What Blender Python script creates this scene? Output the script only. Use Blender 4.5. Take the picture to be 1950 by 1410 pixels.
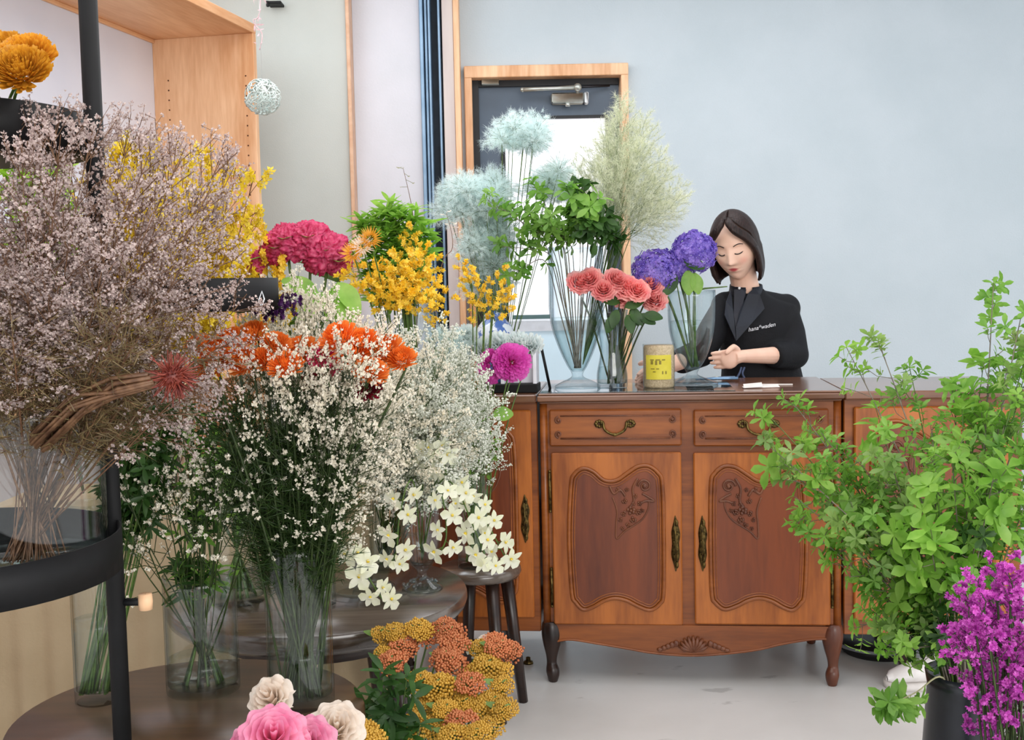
import bpy, bmesh, math, random
import numpy as np
from mathutils import Vector, Matrix, Quaternion, noise
for o in list(bpy.data.objects): bpy.data.objects.remove(o)
C = bpy.context.scene.collection
R_ = random.Random(7)
PI = math.pi

# ---------------- camera, world, lights, exposure ----------------
EYE = Vector((0, 0, 1.307)); FPX = 2200.0
pt, rl = math.radians(4.24), math.radians(1.2)
FW = Vector((0, math.cos(pt), -math.sin(pt)))
up0 = Vector((0, math.sin(pt), math.cos(pt))); rt0 = Vector((1, 0, 0))
RT = rt0*math.cos(rl) - up0*math.sin(rl)
UP = up0*math.cos(rl) + rt0*math.sin(rl)
cam = bpy.data.cameras.new('camera'); co = bpy.data.objects.new('camera', cam); C.objects.link(co)
m = Matrix((RT, UP, -FW)).transposed().to_4x4(); m.translation = EYE; co.matrix_world = m
cam.sensor_width = 36; cam.lens = FPX/1950*36; cam.clip_start = .05
sc = bpy.context.scene; sc.camera = co
sc.view_settings.view_transform = 'Standard'; sc.view_settings.look = 'None'
sc.view_settings.exposure = 0.45; sc.view_settings.gamma = 1
sc.cycles.transparent_max_bounces = 24
w = bpy.data.worlds.new('daylight'); sc.world = w; w.use_nodes = True
bg = w.node_tree.nodes['Background']; bg.inputs[0].default_value = (.95, .98, 1, 1); bg.inputs[1].default_value = 1.0
def area(name, loc, target, sx, sy, power, col=(1, 1, 1)):
    l = bpy.data.lights.new(name, 'AREA'); l.shape = 'RECTANGLE'; l.size = sx; l.size_y = sy; l.energy = power; l.color = col
    o = bpy.data.objects.new(name, l); C.objects.link(o); o.location = loc
    o.rotation_euler = (Vector(target)-Vector(loc)).to_track_quat('-Z', 'Y').to_euler()
    return o
area('overhead_fill_over_counter', (.4, 4.0, 2.85), (.4, 4.2, 0), 2.4, 1.2, 22, (.97, .98, 1))  # unseen fill added under the ceiling to brighten the counter
area('overhead_fill_over_flowers', (-.3, 2.1, 2.85), (-.3, 2.2, 0), 2.2, 1.6, 20, (1, .98, .95))  # second added overhead fill, out of view, for the flowers
area('front_fill_light', (1.6, -1.6, 2.2), (.3, 3.4, .8), 3.0, 1.8, 75, (1, .97, .93))  # warm fill added behind the camera, out of view
area('side_light_high', (-1.2, 4.3, 2.75), (.3, 4.7, 1.0), 1.2, .8, 12, (.84, .94, 1))

def ray(px, py): return FW + RT*((px-975)/FPX) - UP*((py-705)/FPX)
def at(px, py, Y):
    d = ray(px, py); return EYE + d*(Y/d.y)
def atz(px, py, z):
    d = ray(px, py); return EYE + d*((z-EYE.z)/d.z)

# ---------------- materials ----------------
def lin(c):
    r = []
    for v in c:
        v /= 255.; r.append(v/12.92 if v <= .04045 else ((v+.055)/1.055)**2.4)
    return (*r, 1)
MC = {}
def newmat(name):
    mt = bpy.data.materials.new(name); mt.use_nodes = True; nt = mt.node_tree; nt.nodes.clear()
    out = nt.nodes.new('ShaderNodeOutputMaterial'); return mt, nt, out
def N(nt, t, **k):
    n = nt.nodes.new(t)
    for a, b in k.items():
        if hasattr(n, a): setattr(n, a, b)
        else: n.inputs[a].default_value = b
    return n
def varcol(nt, c1, c2, scale=20, rnd=.0, stretch=None):
    tc = N(nt, 'ShaderNodeTexCoord'); mp = N(nt, 'ShaderNodeMapping')
    if stretch: mp.inputs['Scale'].default_value = stretch
    nt.links.new(tc.outputs['Object'], mp.inputs[0])
    nz = N(nt, 'ShaderNodeTexNoise', Scale=scale, Detail=5.0); nt.links.new(mp.outputs[0], nz.inputs['Vector'])
    cr = N(nt, 'ShaderNodeValToRGB'); cr.color_ramp.elements[0].position = .35; cr.color_ramp.elements[1].position = .65
    cr.color_ramp.elements[0].color = lin(c1); cr.color_ramp.elements[1].color = lin(c2)
    nt.links.new(nz.outputs['Fac'], cr.inputs[0]); col = cr.outputs[0]
    if rnd:
        oi = N(nt, 'ShaderNodeObjectInfo'); hs = N(nt, 'ShaderNodeHueSaturation')
        mr = N(nt, 'ShaderNodeMapRange'); mr.inputs[3].default_value = 1-rnd; mr.inputs[4].default_value = 1+rnd
        nt.links.new(oi.outputs['Random'], mr.inputs[0]); nt.links.new(mr.outputs[0], hs.inputs['Value']); nt.links.new(col, hs.inputs['Color']); col = hs.outputs[0]
    return col, nz
def solid(name, c1, c2=None, rough=.6, metal=0, scale=20, bump=0, bscale=None, spec=.5, stretch=None, coat=0):
    if name in MC: return MC[name]
    mt, nt, out = newmat(name)
    p = N(nt, 'ShaderNodeBsdfPrincipled'); p.inputs['Roughness'].default_value = rough; p.inputs['Metallic'].default_value = metal
    p.inputs['Specular IOR Level'].default_value = spec; p.inputs['Coat Weight'].default_value = coat
    c2 = c2 or tuple(min(255, v*1.06+2) for v in c1)
    col, nz = varcol(nt, c1, c2, scale, 0, stretch); nt.links.new(col, p.inputs['Base Color'])
    if bump:
        b = N(nt, 'ShaderNodeBump', Strength=bump, Distance=.003)
        if bscale:
            nz = N(nt, 'ShaderNodeTexNoise', Scale=bscale, Detail=4.0)
            tc = N(nt, 'ShaderNodeTexCoord'); nt.links.new(tc.outputs['Object'], nz.inputs['Vector'])
        nt.links.new(nz.outputs['Fac'], b.inputs['Height']); nt.links.new(b.outputs[0], p.inputs['Normal'])
    nt.links.new(p.outputs[0], out.inputs[0]); MC[name] = mt; return mt
def petal(name, c1, c2=None, trans=.35, scale=60, rnd=.12, gloss=.04):
    if name in MC: return MC[name]
    mt, nt, out = newmat(name); c2 = c2 or tuple(min(255, v*1.1) for v in c1)
    col, _ = varcol(nt, c1, c2, scale, rnd)
    d = N(nt, 'ShaderNodeBsdfDiffuse'); t = N(nt, 'ShaderNodeBsdfTranslucent'); mx = N(nt, 'ShaderNodeMixShader'); mx.inputs[0].default_value = trans
    nt.links.new(col, d.inputs[0]); nt.links.new(col, t.inputs[0]); nt.links.new(d.outputs[0], mx.inputs[1]); nt.links.new(t.outputs[0], mx.inputs[2])
    g = N(nt, 'ShaderNodeBsdfGlossy'); g.inputs['Roughness'].default_value = .45; m2 = N(nt, 'ShaderNodeMixShader'); m2.inputs[0].default_value = gloss
    nt.links.new(mx.outputs[0], m2.inputs[1]); nt.links.new(g.outputs[0], m2.inputs[2]); nt.links.new(m2.outputs[0], out.inputs[0]); MC[name] = mt; return mt
def glassy(name, tint=(.93, .97, .96), edge=(.45, .55, .55), refl=1.0):
    if name in MC: return MC[name]
    mt, nt, out = newmat(name)
    lw = N(nt, 'ShaderNodeLayerWeight', Blend=.35); mx = N(nt, 'ShaderNodeMix', data_type='RGBA')
    pw = N(nt, 'ShaderNodeMath', operation='POWER'); pw.inputs[1].default_value = 2.2; nt.links.new(lw.outputs['Facing'], pw.inputs[0])
    nz = N(nt, 'ShaderNodeTexNoise', Scale=25.0); ad = N(nt, 'ShaderNodeMath', operation='MULTIPLY'); nt.links.new(nz.outputs['Fac'], ad.inputs[0]); ad.inputs[1].default_value = .04
    a2 = N(nt, 'ShaderNodeMath', operation='ADD', use_clamp=True); nt.links.new(pw.outputs[0], a2.inputs[0]); nt.links.new(ad.outputs[0], a2.inputs[1])
    nt.links.new(a2.outputs[0], mx.inputs[0]); mx.inputs[6].default_value = (*tint, 1); mx.inputs[7].default_value = (*edge, 1)
    tr = N(nt, 'ShaderNodeBsdfTransparent'); nt.links.new(mx.outputs[2], tr.inputs[0])
    gl = N(nt, 'ShaderNodeBsdfGlossy'); gl.inputs['Roughness'].default_value = .03
    fr = N(nt, 'ShaderNodeMath', operation='POWER'); fr.inputs[1].default_value = 4.0; l2 = N(nt, 'ShaderNodeLayerWeight', Blend=.5); nt.links.new(l2.outputs['Facing'], fr.inputs[0])
    mu = N(nt, 'ShaderNodeMath', operation='MULTIPLY_ADD', use_clamp=True); mu.inputs[1].default_value = .42*refl; mu.inputs[2].default_value = .035*refl; nt.links.new(fr.outputs[0], mu.inputs[0])
    ms = N(nt, 'ShaderNodeMixShader'); nt.links.new(mu.outputs[0], ms.inputs[0]); nt.links.new(tr.outputs[0], ms.inputs[1]); nt.links.new(gl.outputs[0], ms.inputs[2])
    nt.links.new(ms.outputs[0], out.inputs[0]); MC[name] = mt; return mt
def wood(name, c1=None, c2=None, axis='z', scale=9, rough=.35, bump=.15, coat=.1):
    if name in MC: return MC[name]
    mt, nt, out = newmat(name)
    st = {'x': (.12, 1, 1), 'y': (1, .12, 1), 'z': (1, 1, .12)}[axis]
    tc = N(nt, 'ShaderNodeTexCoord'); mp = N(nt, 'ShaderNodeMapping'); mp.inputs['Scale'].default_value = st; nt.links.new(tc.outputs['Object'], mp.inputs[0])
    nz = N(nt, 'ShaderNodeTexNoise', Scale=scale, Detail=6.0, Distortion=1.2); nt.links.new(mp.outputs[0], nz.inputs['Vector'])
    n2 = N(nt, 'ShaderNodeTexNoise', Scale=scale*14., Detail=3.0); nt.links.new(mp.outputs[0], n2.inputs['Vector'])
    ma = N(nt, 'ShaderNodeMath', operation='MULTIPLY_ADD'); nt.links.new(n2.outputs['Fac'], ma.inputs[0]); ma.inputs[1].default_value = .35; nt.links.new(nz.outputs['Fac'], ma.inputs[2])
    cr = N(nt, 'ShaderNodeValToRGB'); cr.color_ramp.elements[0].position = .5; cr.color_ramp.elements[1].position = .85
    cr.color_ramp.elements[0].color = lin(c1); cr.color_ramp.elements[1].color = lin(c2); nt.links.new(ma.outputs[0], cr.inputs[0])
    p = N(nt, 'ShaderNodeBsdfPrincipled'); p.inputs['Roughness'].default_value = rough; p.inputs['Coat Weight'].default_value = coat; p.inputs['Coat Roughness'].default_value = .2
    nt.links.new(cr.outputs[0], p.inputs['Base Color'])
    b = N(nt, 'ShaderNodeBump', Strength=bump, Distance=.001); nt.links.new(ma.outputs[0], b.inputs['Height']); nt.links.new(b.outputs[0], p.inputs['Normal'])
    nt.links.new(p.outputs[0], out.inputs[0]); MC[name] = mt; return mt

GLASS = glassy('clear_glass', (.98, .99, .985), (.52, .62, .61), 1.1); WATER = glassy('water', (.95, .975, .97), (.72, .80, .79), .7)
GLASSB = glassy('blueish_glass', (.955, .98, .985), (.44, .58, .63), 1.5)
WARM = wood('cherry_wood', (132, 66, 16), (186, 106, 40), 'z', 7)
WARMX = wood('cherry_wood_rail', (114, 56, 16), (162, 90, 34), 'x', 7)
REDW = wood('reddish_veneer', (88, 36, 13), (130, 62, 26), 'z', 5)
DARKW = wood('dark_walnut', (26, 14, 10), (50, 28, 19), 'x', 8)
CARVE = wood('carved_wood', (92, 48, 28), (130, 76, 46), 'z', 12, .4)
PINE = wood('pale_pine', (208, 152, 106), (244, 202, 162), 'z', 5, .5, .1, 0)
BRASS = solid('aged_brass', (52, 42, 24), (120, 100, 56), .35, .9, 90, .4)
BLACK = solid('black_powder_coated_steel', (10, 10, 11), (16, 16, 18), .6, 0, spec=.3)
STEM = petal('green_stem', (64, 92, 40), (100, 128, 58), .1)
STEMD = petal('dark_green_stem', (38, 52, 24), (66, 84, 38), .1)
STEMB = petal('brown_dry_stem', (92, 62, 44), (140, 104, 76), .1)

# ---------------- mesh helpers ----------------
class MB:
    def __init__(s): s.v = []; s.f = []
    def add(s, vs, fs):
        n = len(s.v); s.v.extend([tuple(x) for x in vs]); s.f.extend([tuple(i+n for i in q) for q in fs])
    def box(s, x0, x1, y0, y1, z0, z1, b=0):
        if b <= 0:
            s.add([(x0,y0,z0),(x1,y0,z0),(x1,y1,z0),(x0,y1,z0),(x0,y0,z1),(x1,y0,z1),(x1,y1,z1),(x0,y1,z1)],
              [(0,3,2,1),(4,5,6,7),(0,1,5,4),(1,2,6,5),(2,3,7,6),(3,0,4,7)]); return s
        vs = []; 
        for sx, X in ((1, x0), (-1, x1)):
            for sy, Y in ((1, y0), (-1, y1)):
                for sz, Z in ((1, z0), (-1, z1)):
                    vs += [(X, Y+sy*b, Z+sz*b), (X+sx*b, Y, Z+sz*b), (X+sx*b, Y+sy*b, Z)]
        def i(a, c, d, k): return ((a*2+c)*2+d)*3+k
        fs = [(i(0,0,0,0),i(0,0,1,0),i(0,1,1,0),i(0,1,0,0)),(i(1,0,0,0),i(1,1,0,0),i(1,1,1,0),i(1,0,1,0)),
              (i(0,0,0,1),i(1,0,0,1),i(1,0,1,1),i(0,0,1,1)),(i(0,1,0,1),i(0,1,1,1),i(1,1,1,1),i(1,1,0,1)),
              (i(0,0,0,2),i(0,1,0,2),i(1,1,0,2),i(1,0,0,2)),(i(0,0,1,2),i(1,0,1,2),i(1,1,1,2),i(0,1,1,2))]
        for a in (0,1):
            for c in (0,1):
                fs.append((i(a,c,0,0),i(a,c,0,1),i(a,c,1,1),i(a,c,1,0)))
                fs.append((i(a,0,c,0),i(a,0,c,2),i(a,1,c,2),i(a,1,c,0)))
                fs.append((i(0,a,c,1),i(0,a,c,2),i(1,a,c,2),i(1,a,c,1)))
                for d in (0,1): fs.append((i(a,c,d,0),i(a,c,d,1),i(a,c,d,2)))
        s.add(vs, fs); return s
    def tube(s, path, r, n=6, cap=True, closed=False):
        P = [Vector(p) for p in path]; k = len(P)
        rr = r if isinstance(r, (list, tuple)) else [r]*k
        vs = []; prev = None
        for i, p in enumerate(P):
            if closed: t = P[(i+1) % k]-P[i-1]
            else: t = P[min(i+1, k-1)]-P[max(i-1, 0)]
            if t.length < 1e-9: t = Vector((0,0,1))
            t.normalize()
            if prev is None:
                a = Vector((0,0,1)) if abs(t.z) < .9 else Vector((1,0,0)); u = t.cross(a).normalized()
            else:
                u = prev - t*prev.dot(t)
                u = u.normalized() if u.length > 1e-6 else t.orthogonal().normalized()
            prev = u; v = t.cross(u)
            for j in range(n):
                an = 2*PI*j/n; vs.append(p + (u*math.cos(an)+v*math.sin(an))*rr[i])
        fs = []
        for i in range(k if closed else k-1):
            a = i*n; b = ((i+1) % k)*n
            for j in range(n): fs.append((a+j, a+(j+1) % n, b+(j+1) % n, b+j))
        if cap and not closed: fs.append(tuple(range(n))[::-1]); fs.append(tuple((k-1)*n+j for j in range(n)))
        s.add(vs, fs); return s
    def lathe(s, prof, c=(0,0,0), n=32, capb=False, capt=False):
        vs = []; k = len(prof)
        for r, z in prof:
            for j in range(n):
                a = 2*PI*j/n; vs.append((c[0]+r*math.cos(a), c[1]+r*math.sin(a), c[2]+z))
        fs = []
        for i in range(k-1):
            for j in range(n): fs.append((i*n+j, i*n+(j+1) % n, (i+1)*n+(j+1) % n, (i+1)*n+j))
        if capb: fs.append(tuple(range(n))[::-1])
        if capt: fs.append(tuple((k-1)*n+j for j in range(n)))
        s.add(vs, fs); return s
    def ell(s, c, r, nu=12, nv=8, M=None):
        vs = []; c = Vector(c)
        if not isinstance(r, (tuple, list)): r = (r, r, r)
        for i in range(nv+1):
            th = PI*i/nv
            for j in range(nu):
                ph = 2*PI*j/nu; v = Vector((r[0]*math.sin(th)*math.cos(ph), r[1]*math.sin(th)*math.sin(ph), r[2]*math.cos(th)))
                if M: v = M @ v
                vs.append(c+v)
        fs = []
        for i in range(nv):
            for j in range(nu): fs.append((i*nu+j, (i+1)*nu+j, (i+1)*nu+(j+1) % nu, i*nu+(j+1) % nu))
        s.add(vs, fs); return s
    def prism(s, pts, y0, y1):          # outline in x,z extruded along y
        n = len(pts); vs = [(x, y0, z) for x, z in pts]+[(x, y1, z) for x, z in pts]
        fs = [tuple(range(n)), tuple(range(n, 2*n))[::-1]]
        for i in range(n): fs.append((i, i+n, (i+1) % n+n, (i+1) % n))
        s.add(vs, fs); return s
    def leaf(s, b, d, nrm, L, W, curl=.2, fold=.15, seg=4, shape='leaf'):
        d = Vector(d).normalized(); b = Vector(b); nrm = Vector(nrm)
        nrm = nrm-d*nrm.dot(d); nrm = nrm.normalized() if nrm.length > 1e-5 else d.orthogonal().normalized()
        x = d.cross(nrm); vs = []
        for i in range(seg+1):
            t = i/seg
            if shape == 'leaf': wd = math.sin(PI*min(1, t*.92+.04))**.8
            elif shape == 'obov': wd = math.sin(PI*(t**1.6)*.93+.1)
            elif shape == 'petal': wd = math.sin(PI*(t**.8)*.62+.12)
            else: wd = 1-t*.9
            p = b+d*(L*t)+nrm*(-curl*L*t*t); h = nrm*(fold*W*wd)
            vs += [p-x*(W*.5*wd)+h, p, p+x*(W*.5*wd)+h]
        fs = []
        for i in range(seg):
            a = i*3; fs += [(a, a+1, a+4, a+3), (a+1, a+2, a+5, a+4)]
        s.add(vs, fs); return s
    def mesh(s, name, mat, smooth=True):
        me = bpy.data.meshes.new(name); me.from_pydata(s.v, [], s.f); me.materials.append(mat)
        if smooth: me.shade_smooth()
        me.update(); return me
    def solid_build(s, name, mat, parent, voxel):
        o = s.build(name, mat, parent); bm = bmesh.new(); bm.from_mesh(o.data); bmesh.ops.recalc_face_normals(bm, faces=bm.faces); bm.to_mesh(o.data); bm.free()
        rm = o.modifiers.new('remesh', 'REMESH'); rm.mode = 'VOXEL'; rm.voxel_size = voxel; rm.use_smooth_shade = True; return o
    def build(s, name, mat, parent=None, smooth=True, loc=None):
        o = bpy.data.objects.new(name, s.mesh(name, mat, smooth)); C.objects.link(o)
        if parent: o.parent = parent
        if loc is not None: o.location = loc
        return o
TIPS = {}
def tag(o, label, cat, group=None):
    if 'foliage' in o.name or 'greenery' in o.name: o['kind'] = 'thing'
    o['label'] = label; o['category'] = cat
    if group: o['group'] = group
    return o
def thing(name, label, cat, loc=(0,0,0), rz=0, group=None):
    o = bpy.data.objects.new(name, None); C.objects.link(o); o.empty_display_size = .05
    o.location = loc; o.rotation_euler = (0,0,rz); return tag(o, label, cat, group)
def struct(o): o['kind'] = 'structure'; return o
def mod_bevel(o, w=.003, seg=2):
    b = o.modifiers.new('bevel', 'BEVEL'); b.width = w; b.segments = seg; b.limit_method = 'ANGLE'; return o
def sm(x0, x1, n): return [x0+(x1-x0)*i/(n-1) for i in range(n)]
def catmull(pts, n=8, closed=False):
    P = [Vector(p) for p in pts]; k = len(P); out = []
    rng = range(k) if closed else range(k-1)
    for i in rng:
        g = (lambda j: P[j % k]) if closed else (lambda j: P[max(0, min(k-1, j))])
        p0, p1, p2, p3 = g(i-1), g(i), g(i+1), g(i+2)
        for j in range(n):
            t = j/n; out.append(.5*((2*p1)+(p2-p0)*t+(2*p0-5*p1+4*p2-p3)*t*t+(3*p1-p0-3*p2+p3)*t**3))
    if not closed: out.append(P[-1])
    return out
# ---------------- the room ----------------
GREYW = solid('painted_grey_wall', (188, 192, 187), (195, 198, 193), .8, scale=3, bump=.2, bscale=160)
BLUEW = solid('painted_pale_blue_wall', (188, 199, 205), (194, 204, 210), .8, scale=3, bump=.35, bscale=120)
WHITEW = solid('white_plaster', (208, 208, 214), (215, 214, 221), .85, scale=4, bump=.2, bscale=90)
def concrete():
    mt, nt, out = newmat('concrete_floor')
    tc = N(nt, 'ShaderNodeTexCoord')
    n1 = N(nt, 'ShaderNodeTexNoise', Scale=1.6, Detail=8.0); nt.links.new(tc.outputs['Object'], n1.inputs['Vector'])
    cr = N(nt, 'ShaderNodeValToRGB'); cr.color_ramp.elements[0].position = .3; cr.color_ramp.elements[1].position = .7
    cr.color_ramp.elements[0].color = lin((196, 195, 192)); cr.color_ramp.elements[1].color = lin((220, 219, 217)); nt.links.new(n1.outputs['Fac'], cr.inputs[0])
    mp = N(nt, 'ShaderNodeMapping'); mp.inputs['Scale'].default_value = (1, 2.2, 1); nt.links.new(tc.outputs['Object'], mp.inputs[0])
    n2 = N(nt, 'ShaderNodeTexNoise', Scale=4.0, Detail=5.0, Roughness=.55); nt.links.new(mp.outputs[0], n2.inputs['Vector'])
    c2 = N(nt, 'ShaderNodeValToRGB'); c2.color_ramp.elements[0].position = .64; c2.color_ramp.elements[1].position = .68
    c2.color_ramp.elements[0].color = (0, 0, 0, 1); c2.color_ramp.elements[1].color = (.4, .4, .4, 1); nt.links.new(n2.outputs['Fac'], c2.inputs[0])
    mx = N(nt, 'ShaderNodeMix', data_type='RGBA'); nt.links.new(c2.outputs[0], mx.inputs[0]); nt.links.new(cr.outputs[0], mx.inputs[6]); mx.inputs[7].default_value = lin((120, 116, 112))
    p = N(nt, 'ShaderNodeBsdfPrincipled'); p.inputs['Roughness'].default_value = .32; p.inputs['Specular IOR Level'].default_value = .6
    nt.links.new(mx.outputs[2], p.inputs['Base Color']); b = N(nt, 'ShaderNodeBump', Strength=.15, Distance=.002); n3 = N(nt, 'ShaderNodeTexNoise', Scale=70.0, Detail=5.0)
    nt.links.new(tc.outputs['Object'], n3.inputs['Vector']); nt.links.new(n3.outputs['Fac'], b.inputs['Height']); nt.links.new(b.outputs[0], p.inputs['Normal'])
    nt.links.new(p.outputs[0], out.inputs[0]); return mt
struct(MB().box(-3.2, 4.2, -1.5, 6.2, -.1, 0).build('floor', concrete(), smooth=False))
struct(MB().box(-3.2, 4.2, -1.0, 6.2, 2.9, 3.0).build('ceiling', WHITEW, smooth=False))
XA, XB, XC = at(667, 300, 5.45).x, at(806, 300, 5.55).x, at(880, 300, 5.6).x
XD0, XD1 = at(888, 300, 5.6).x, at(1197, 300, 5.6).x
ZD = at(1040, 130, 5.6).z
struct(MB().box(-3.2, XA, 5.45, 5.75, 0, 2.9).build('wall_back_left', GREYW, smooth=False))
struct(MB().box(XA+.018, XB, 5.53, 5.75, 0, 2.9).build('wall_back_middle', WHITEW, smooth=False))
m = MB(); m.box(XC, XD0, 5.6, 5.75, 0, 2.9); m.box(XD1, 4.2, 5.6, 5.75, 0, 2.9); m.box(XD0, XD1, 5.6, 5.75, ZD, 2.9)
struct(m.build('wall_back', BLUEW, smooth=False))
struct(MB().box(XA, XA+.018, 5.425, 5.53, 0, 2.9, .003).build('trim_1', solid('corner_trim', (206, 160, 128), (220, 180, 150), .5), smooth=False))
# aluminium sliding rails and dark gap beside the door post
ALU = solid('blue_grey_aluminium', (118, 146, 172), (140, 166, 190), .35, .4, 8)
x0 = XB; m = MB()
W_ = at(846, 300, 5.55).x-XB
for a, b, y in ((0, .18, 5.5), (.22, .36, 5.52), (.4, .52, 5.5)): m.box(x0+W_*a, x0+W_*b, y, 5.6, 0, 2.9, .003)
struct(m.build('trim_2', ALU, smooth=False))
struct(MB().box(x0+W_*.0, x0+W_*1.02, 5.6, 5.66, 0, 2.9).build('trim_3', solid('dark_gap', (30, 40, 52), (40, 52, 66), .6), smooth=False))
struct(MB().box(x0+W_*.86, x0+W_*.98, 5.5, 5.6, 0, 2.9, .003).build('trim_4', ALU, smooth=False))
XP = at(848, 300, 5.5).x
struct(MB().box(XP, XC-.022, 5.48, 5.7, 0, 2.9, .003).build('trim_5', solid('whitewashed_post', (196, 182, 178), (208, 196, 190), .6, stretch=(1, 1, .1)), smooth=False))
struct(MB().box(XC-.022, XC+.004, 5.47, 5.7, 0, 2.9, .002).build('trim_6', PINE, smooth=False))
# door casing
m = MB(); t = .035
m.box(XD0, XD0+t, 5.56, 5.72, 0, ZD, .003); m.box(XD1-t, XD1, 5.56, 5.72, 0, ZD, .003); m.box(XD0, XD1, 5.555, 5.72, ZD-.045, ZD+.01, .003)
struct(m.build('trim_7', PINE, smooth=False))
# the steel door with its bright glass, handle, and closer
DOOR = solid('slate_door_steel', (66, 78, 92), (76, 90, 106), .45, .2, 4)
DBLK = solid('black_gasket', (16, 18, 22), (24, 26, 30), .6)
dr = struct(bpy.data.objects.new('door_1', None)); C.objects.link(dr)
gx0, gx1 = at(956, 400, 5.66).x, at(1160, 400, 5.66).x; gz1, gz0, gzm = at(1000, 222, 5.66).z, at(1000, 612, 5.66).z, at(1000, 462, 5.66).z
lx0, lx1 = XD0+t+.03, XD1-t-.004
m = MB(); m.box(lx0, gx0, 5.66, 5.70, 0, ZD-.075); m.box(gx1, lx1, 5.66, 5.70, 0, ZD-.075); m.box(gx0, gx1, 5.66, 5.70, gz1, ZD-.075)
m.box(gx0, gx1, 5.66, 5.70, 0, .25); m.build('door_leaf', DOOR, dr, False)
m = MB(); m.box(XD0+t, lx0, 5.63, 5.71, 0, ZD-.045); m.box(XD0+t, lx1, 5.64, 5.72, ZD-.075, ZD-.045); m.build('door_jamb', DBLK, dr, False)
m = MB(); m.box(gx0, gx0+.022, 5.65, 5.67, .25, gz1); m.box(gx1-.012, gx1, 5.65, 5.67, .25, gz1); m.box(gx0, gx1, 5.65, 5.67, gz1-.014, gz1); m.build('glass_gasket', DBLK, dr, False)
def litglass(name, c, e):
    mt, nt, out = newmat(name); p = N(nt, 'ShaderNodeBsdfPrincipled'); p.inputs['Roughness'].default_value = .5
    col, _ = varcol(nt, c, tuple(min(255, v+5) for v in c), 6); nt.links.new(col, p.inputs['Base Color']); nt.links.new(col, p.inputs['Emission Color']); p.inputs['Emission Strength'].default_value = e
    nt.links.new(p.outputs[0], out.inputs[0]); return mt
LIT = litglass('sunlit_frosted_glass', (238, 240, 246), .42); LIT2 = litglass('pale_blue_lower_glass', (186, 208, 220), .25)
MB().box(gx0+.02, gx1-.01, 5.672, 5.684, gz0, gz1-.012).build('frosted_pane', LIT, dr, False)
MB().box(gx0+.02, gx1-.01, 5.672, 5.684, .25, gz0-.05).build('lower_pane', LIT2, dr, False)
m = MB(); m.box(gx0+.02, gx1-.01, 5.655, 5.69, gz0-.05, gz0); xm = at(1050, 500, 5.66).x; m.box(xm, xm+.008, 5.66, 5.672, gz0, gzm); m.box(gx0+.02, gx1-.01, 5.662, 5.672, gzm, gzm+.006)
m.build('glazing_bar', solid('white_glazing_bar', (206, 212, 220), None, .5), dr, False)
sl0, sl1 = at(975, 560, 5.6).x, at(1048, 560, 5.6).x
MB().box(sl0, sl1, 5.645, 5.66, at(1000, 604, 5.66).z-.01, at(1000, 604, 5.66).z+.01).build('letter_slot', solid('grey_green_slot', (90, 118, 120), None, .4, .4), dr, False)
MB().box(gx1+.02, gx1+.035, 5.60, 5.64, 1.0, 1.22, .004).build('door_handle', ALU, dr, False)
SILV = solid('satin_silver', (176, 180, 172), (198, 202, 196), .3, .7)
p0, p1 = at(1050, 197, 5.6), at(1112, 176, 5.6)
dc = thing('door_closer', 'silver door closer with jointed arm at the top of the dark door', 'door closer', ((p0.x+p1.x)/2, 5.6, p0.z))
hw = (p1.x-p0.x)/2; hh = p1.z-p0.z
MB().box(-hw, hw, -.01, .06, 0, hh, .006).build('closer_body', SILV, dc)
MB().box(hw+.002, hw+.022, -.006, .06, -.002, hh+.002, .004).build('end_cap', solid('white_end_cap', (220, 224, 226), None, .4), dc)
MB().lathe([(.012, -.016), (.012, 0), (.006, .002)], n=14, capb=True).build('spindle', SILV, dc)
a0 = Vector((hw*.6, -.025, hh+.02)); a1 = at(995, 171, 5.58)-dc.location
m = MB(); m.tube([a0, a0.lerp(a1, .5), a1], [.012, .009, .012], 8); m.ell(a0, .02, 12, 8); m.ell(a1, .012); m.tube([(hw*.6, .0, hh-.01), (hw*.6, -.025, hh+.03)], .008, 8); m.build('arm', SILV, dc)
m = MB(); m.tube([a0, (hw*2.6, .03, hh+.035)], .006, 6); m.build('guide_rod', solid('dark_rod', (40, 40, 44), None, .4, .6), dc)
p0, p1 = at(917, 160, 5.6), at(950, 149, 5.6)
tag(MB().box(p0.x, p1.x, 5.61, 5.655, p0.z, p1.z, .002).build('door_sensor', SILV), 'small silver sensor plate at the top left of the dark door', 'sensor')

# pine shelf unit along the left wall
a = math.radians(12)
O = at(494, 400, 5.0)
su = thing('shelf_unit', 'tall pale pine open shelving unit with peg holes along the left wall', 'shelf unit', (O.x, 5.0, 0), -a)
# local: +x = room side, -x = depth to the wall, -y towards the camera
ZT = at(490, 62, 5.0).z; D = .47; L = 2.9
m = MB(); m.box(-D, 0, 0, .03, 0, ZT, .002); m.build('end_panel', PINE, su, False)
m = MB()
for xx in (-.035, -D+.07):
    for k in range(28): m.lathe([(.0034, 0), (.0034, .001)], (0, 0, 0), 8, True, True)
m2 = MB()
for xx in (-.04, -D+.07):
    for k in range(30):
        z = 1.0+k*.042; m2.add([(xx+.0036*math.cos(q*PI/4), -.0012, z+.0036*math.sin(q*PI/4)) for q in range(8)]+[(xx+.0036*math.cos(q*PI/4), .001, z+.0036*math.sin(q*PI/4)) for q in range(8)],
               [tuple(range(8))]+[(q, (q+1) % 8, 8+(q+1) % 8, 8+q) for q in range(8)])
m2.build('peg_holes', solid('peg_hole', (84, 46, 24), None, .9), su, False)
PINEY = wood('pale_pine_board', (210, 152, 104), (238, 192, 148), 'y', 5, .5, .1, 0)
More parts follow.
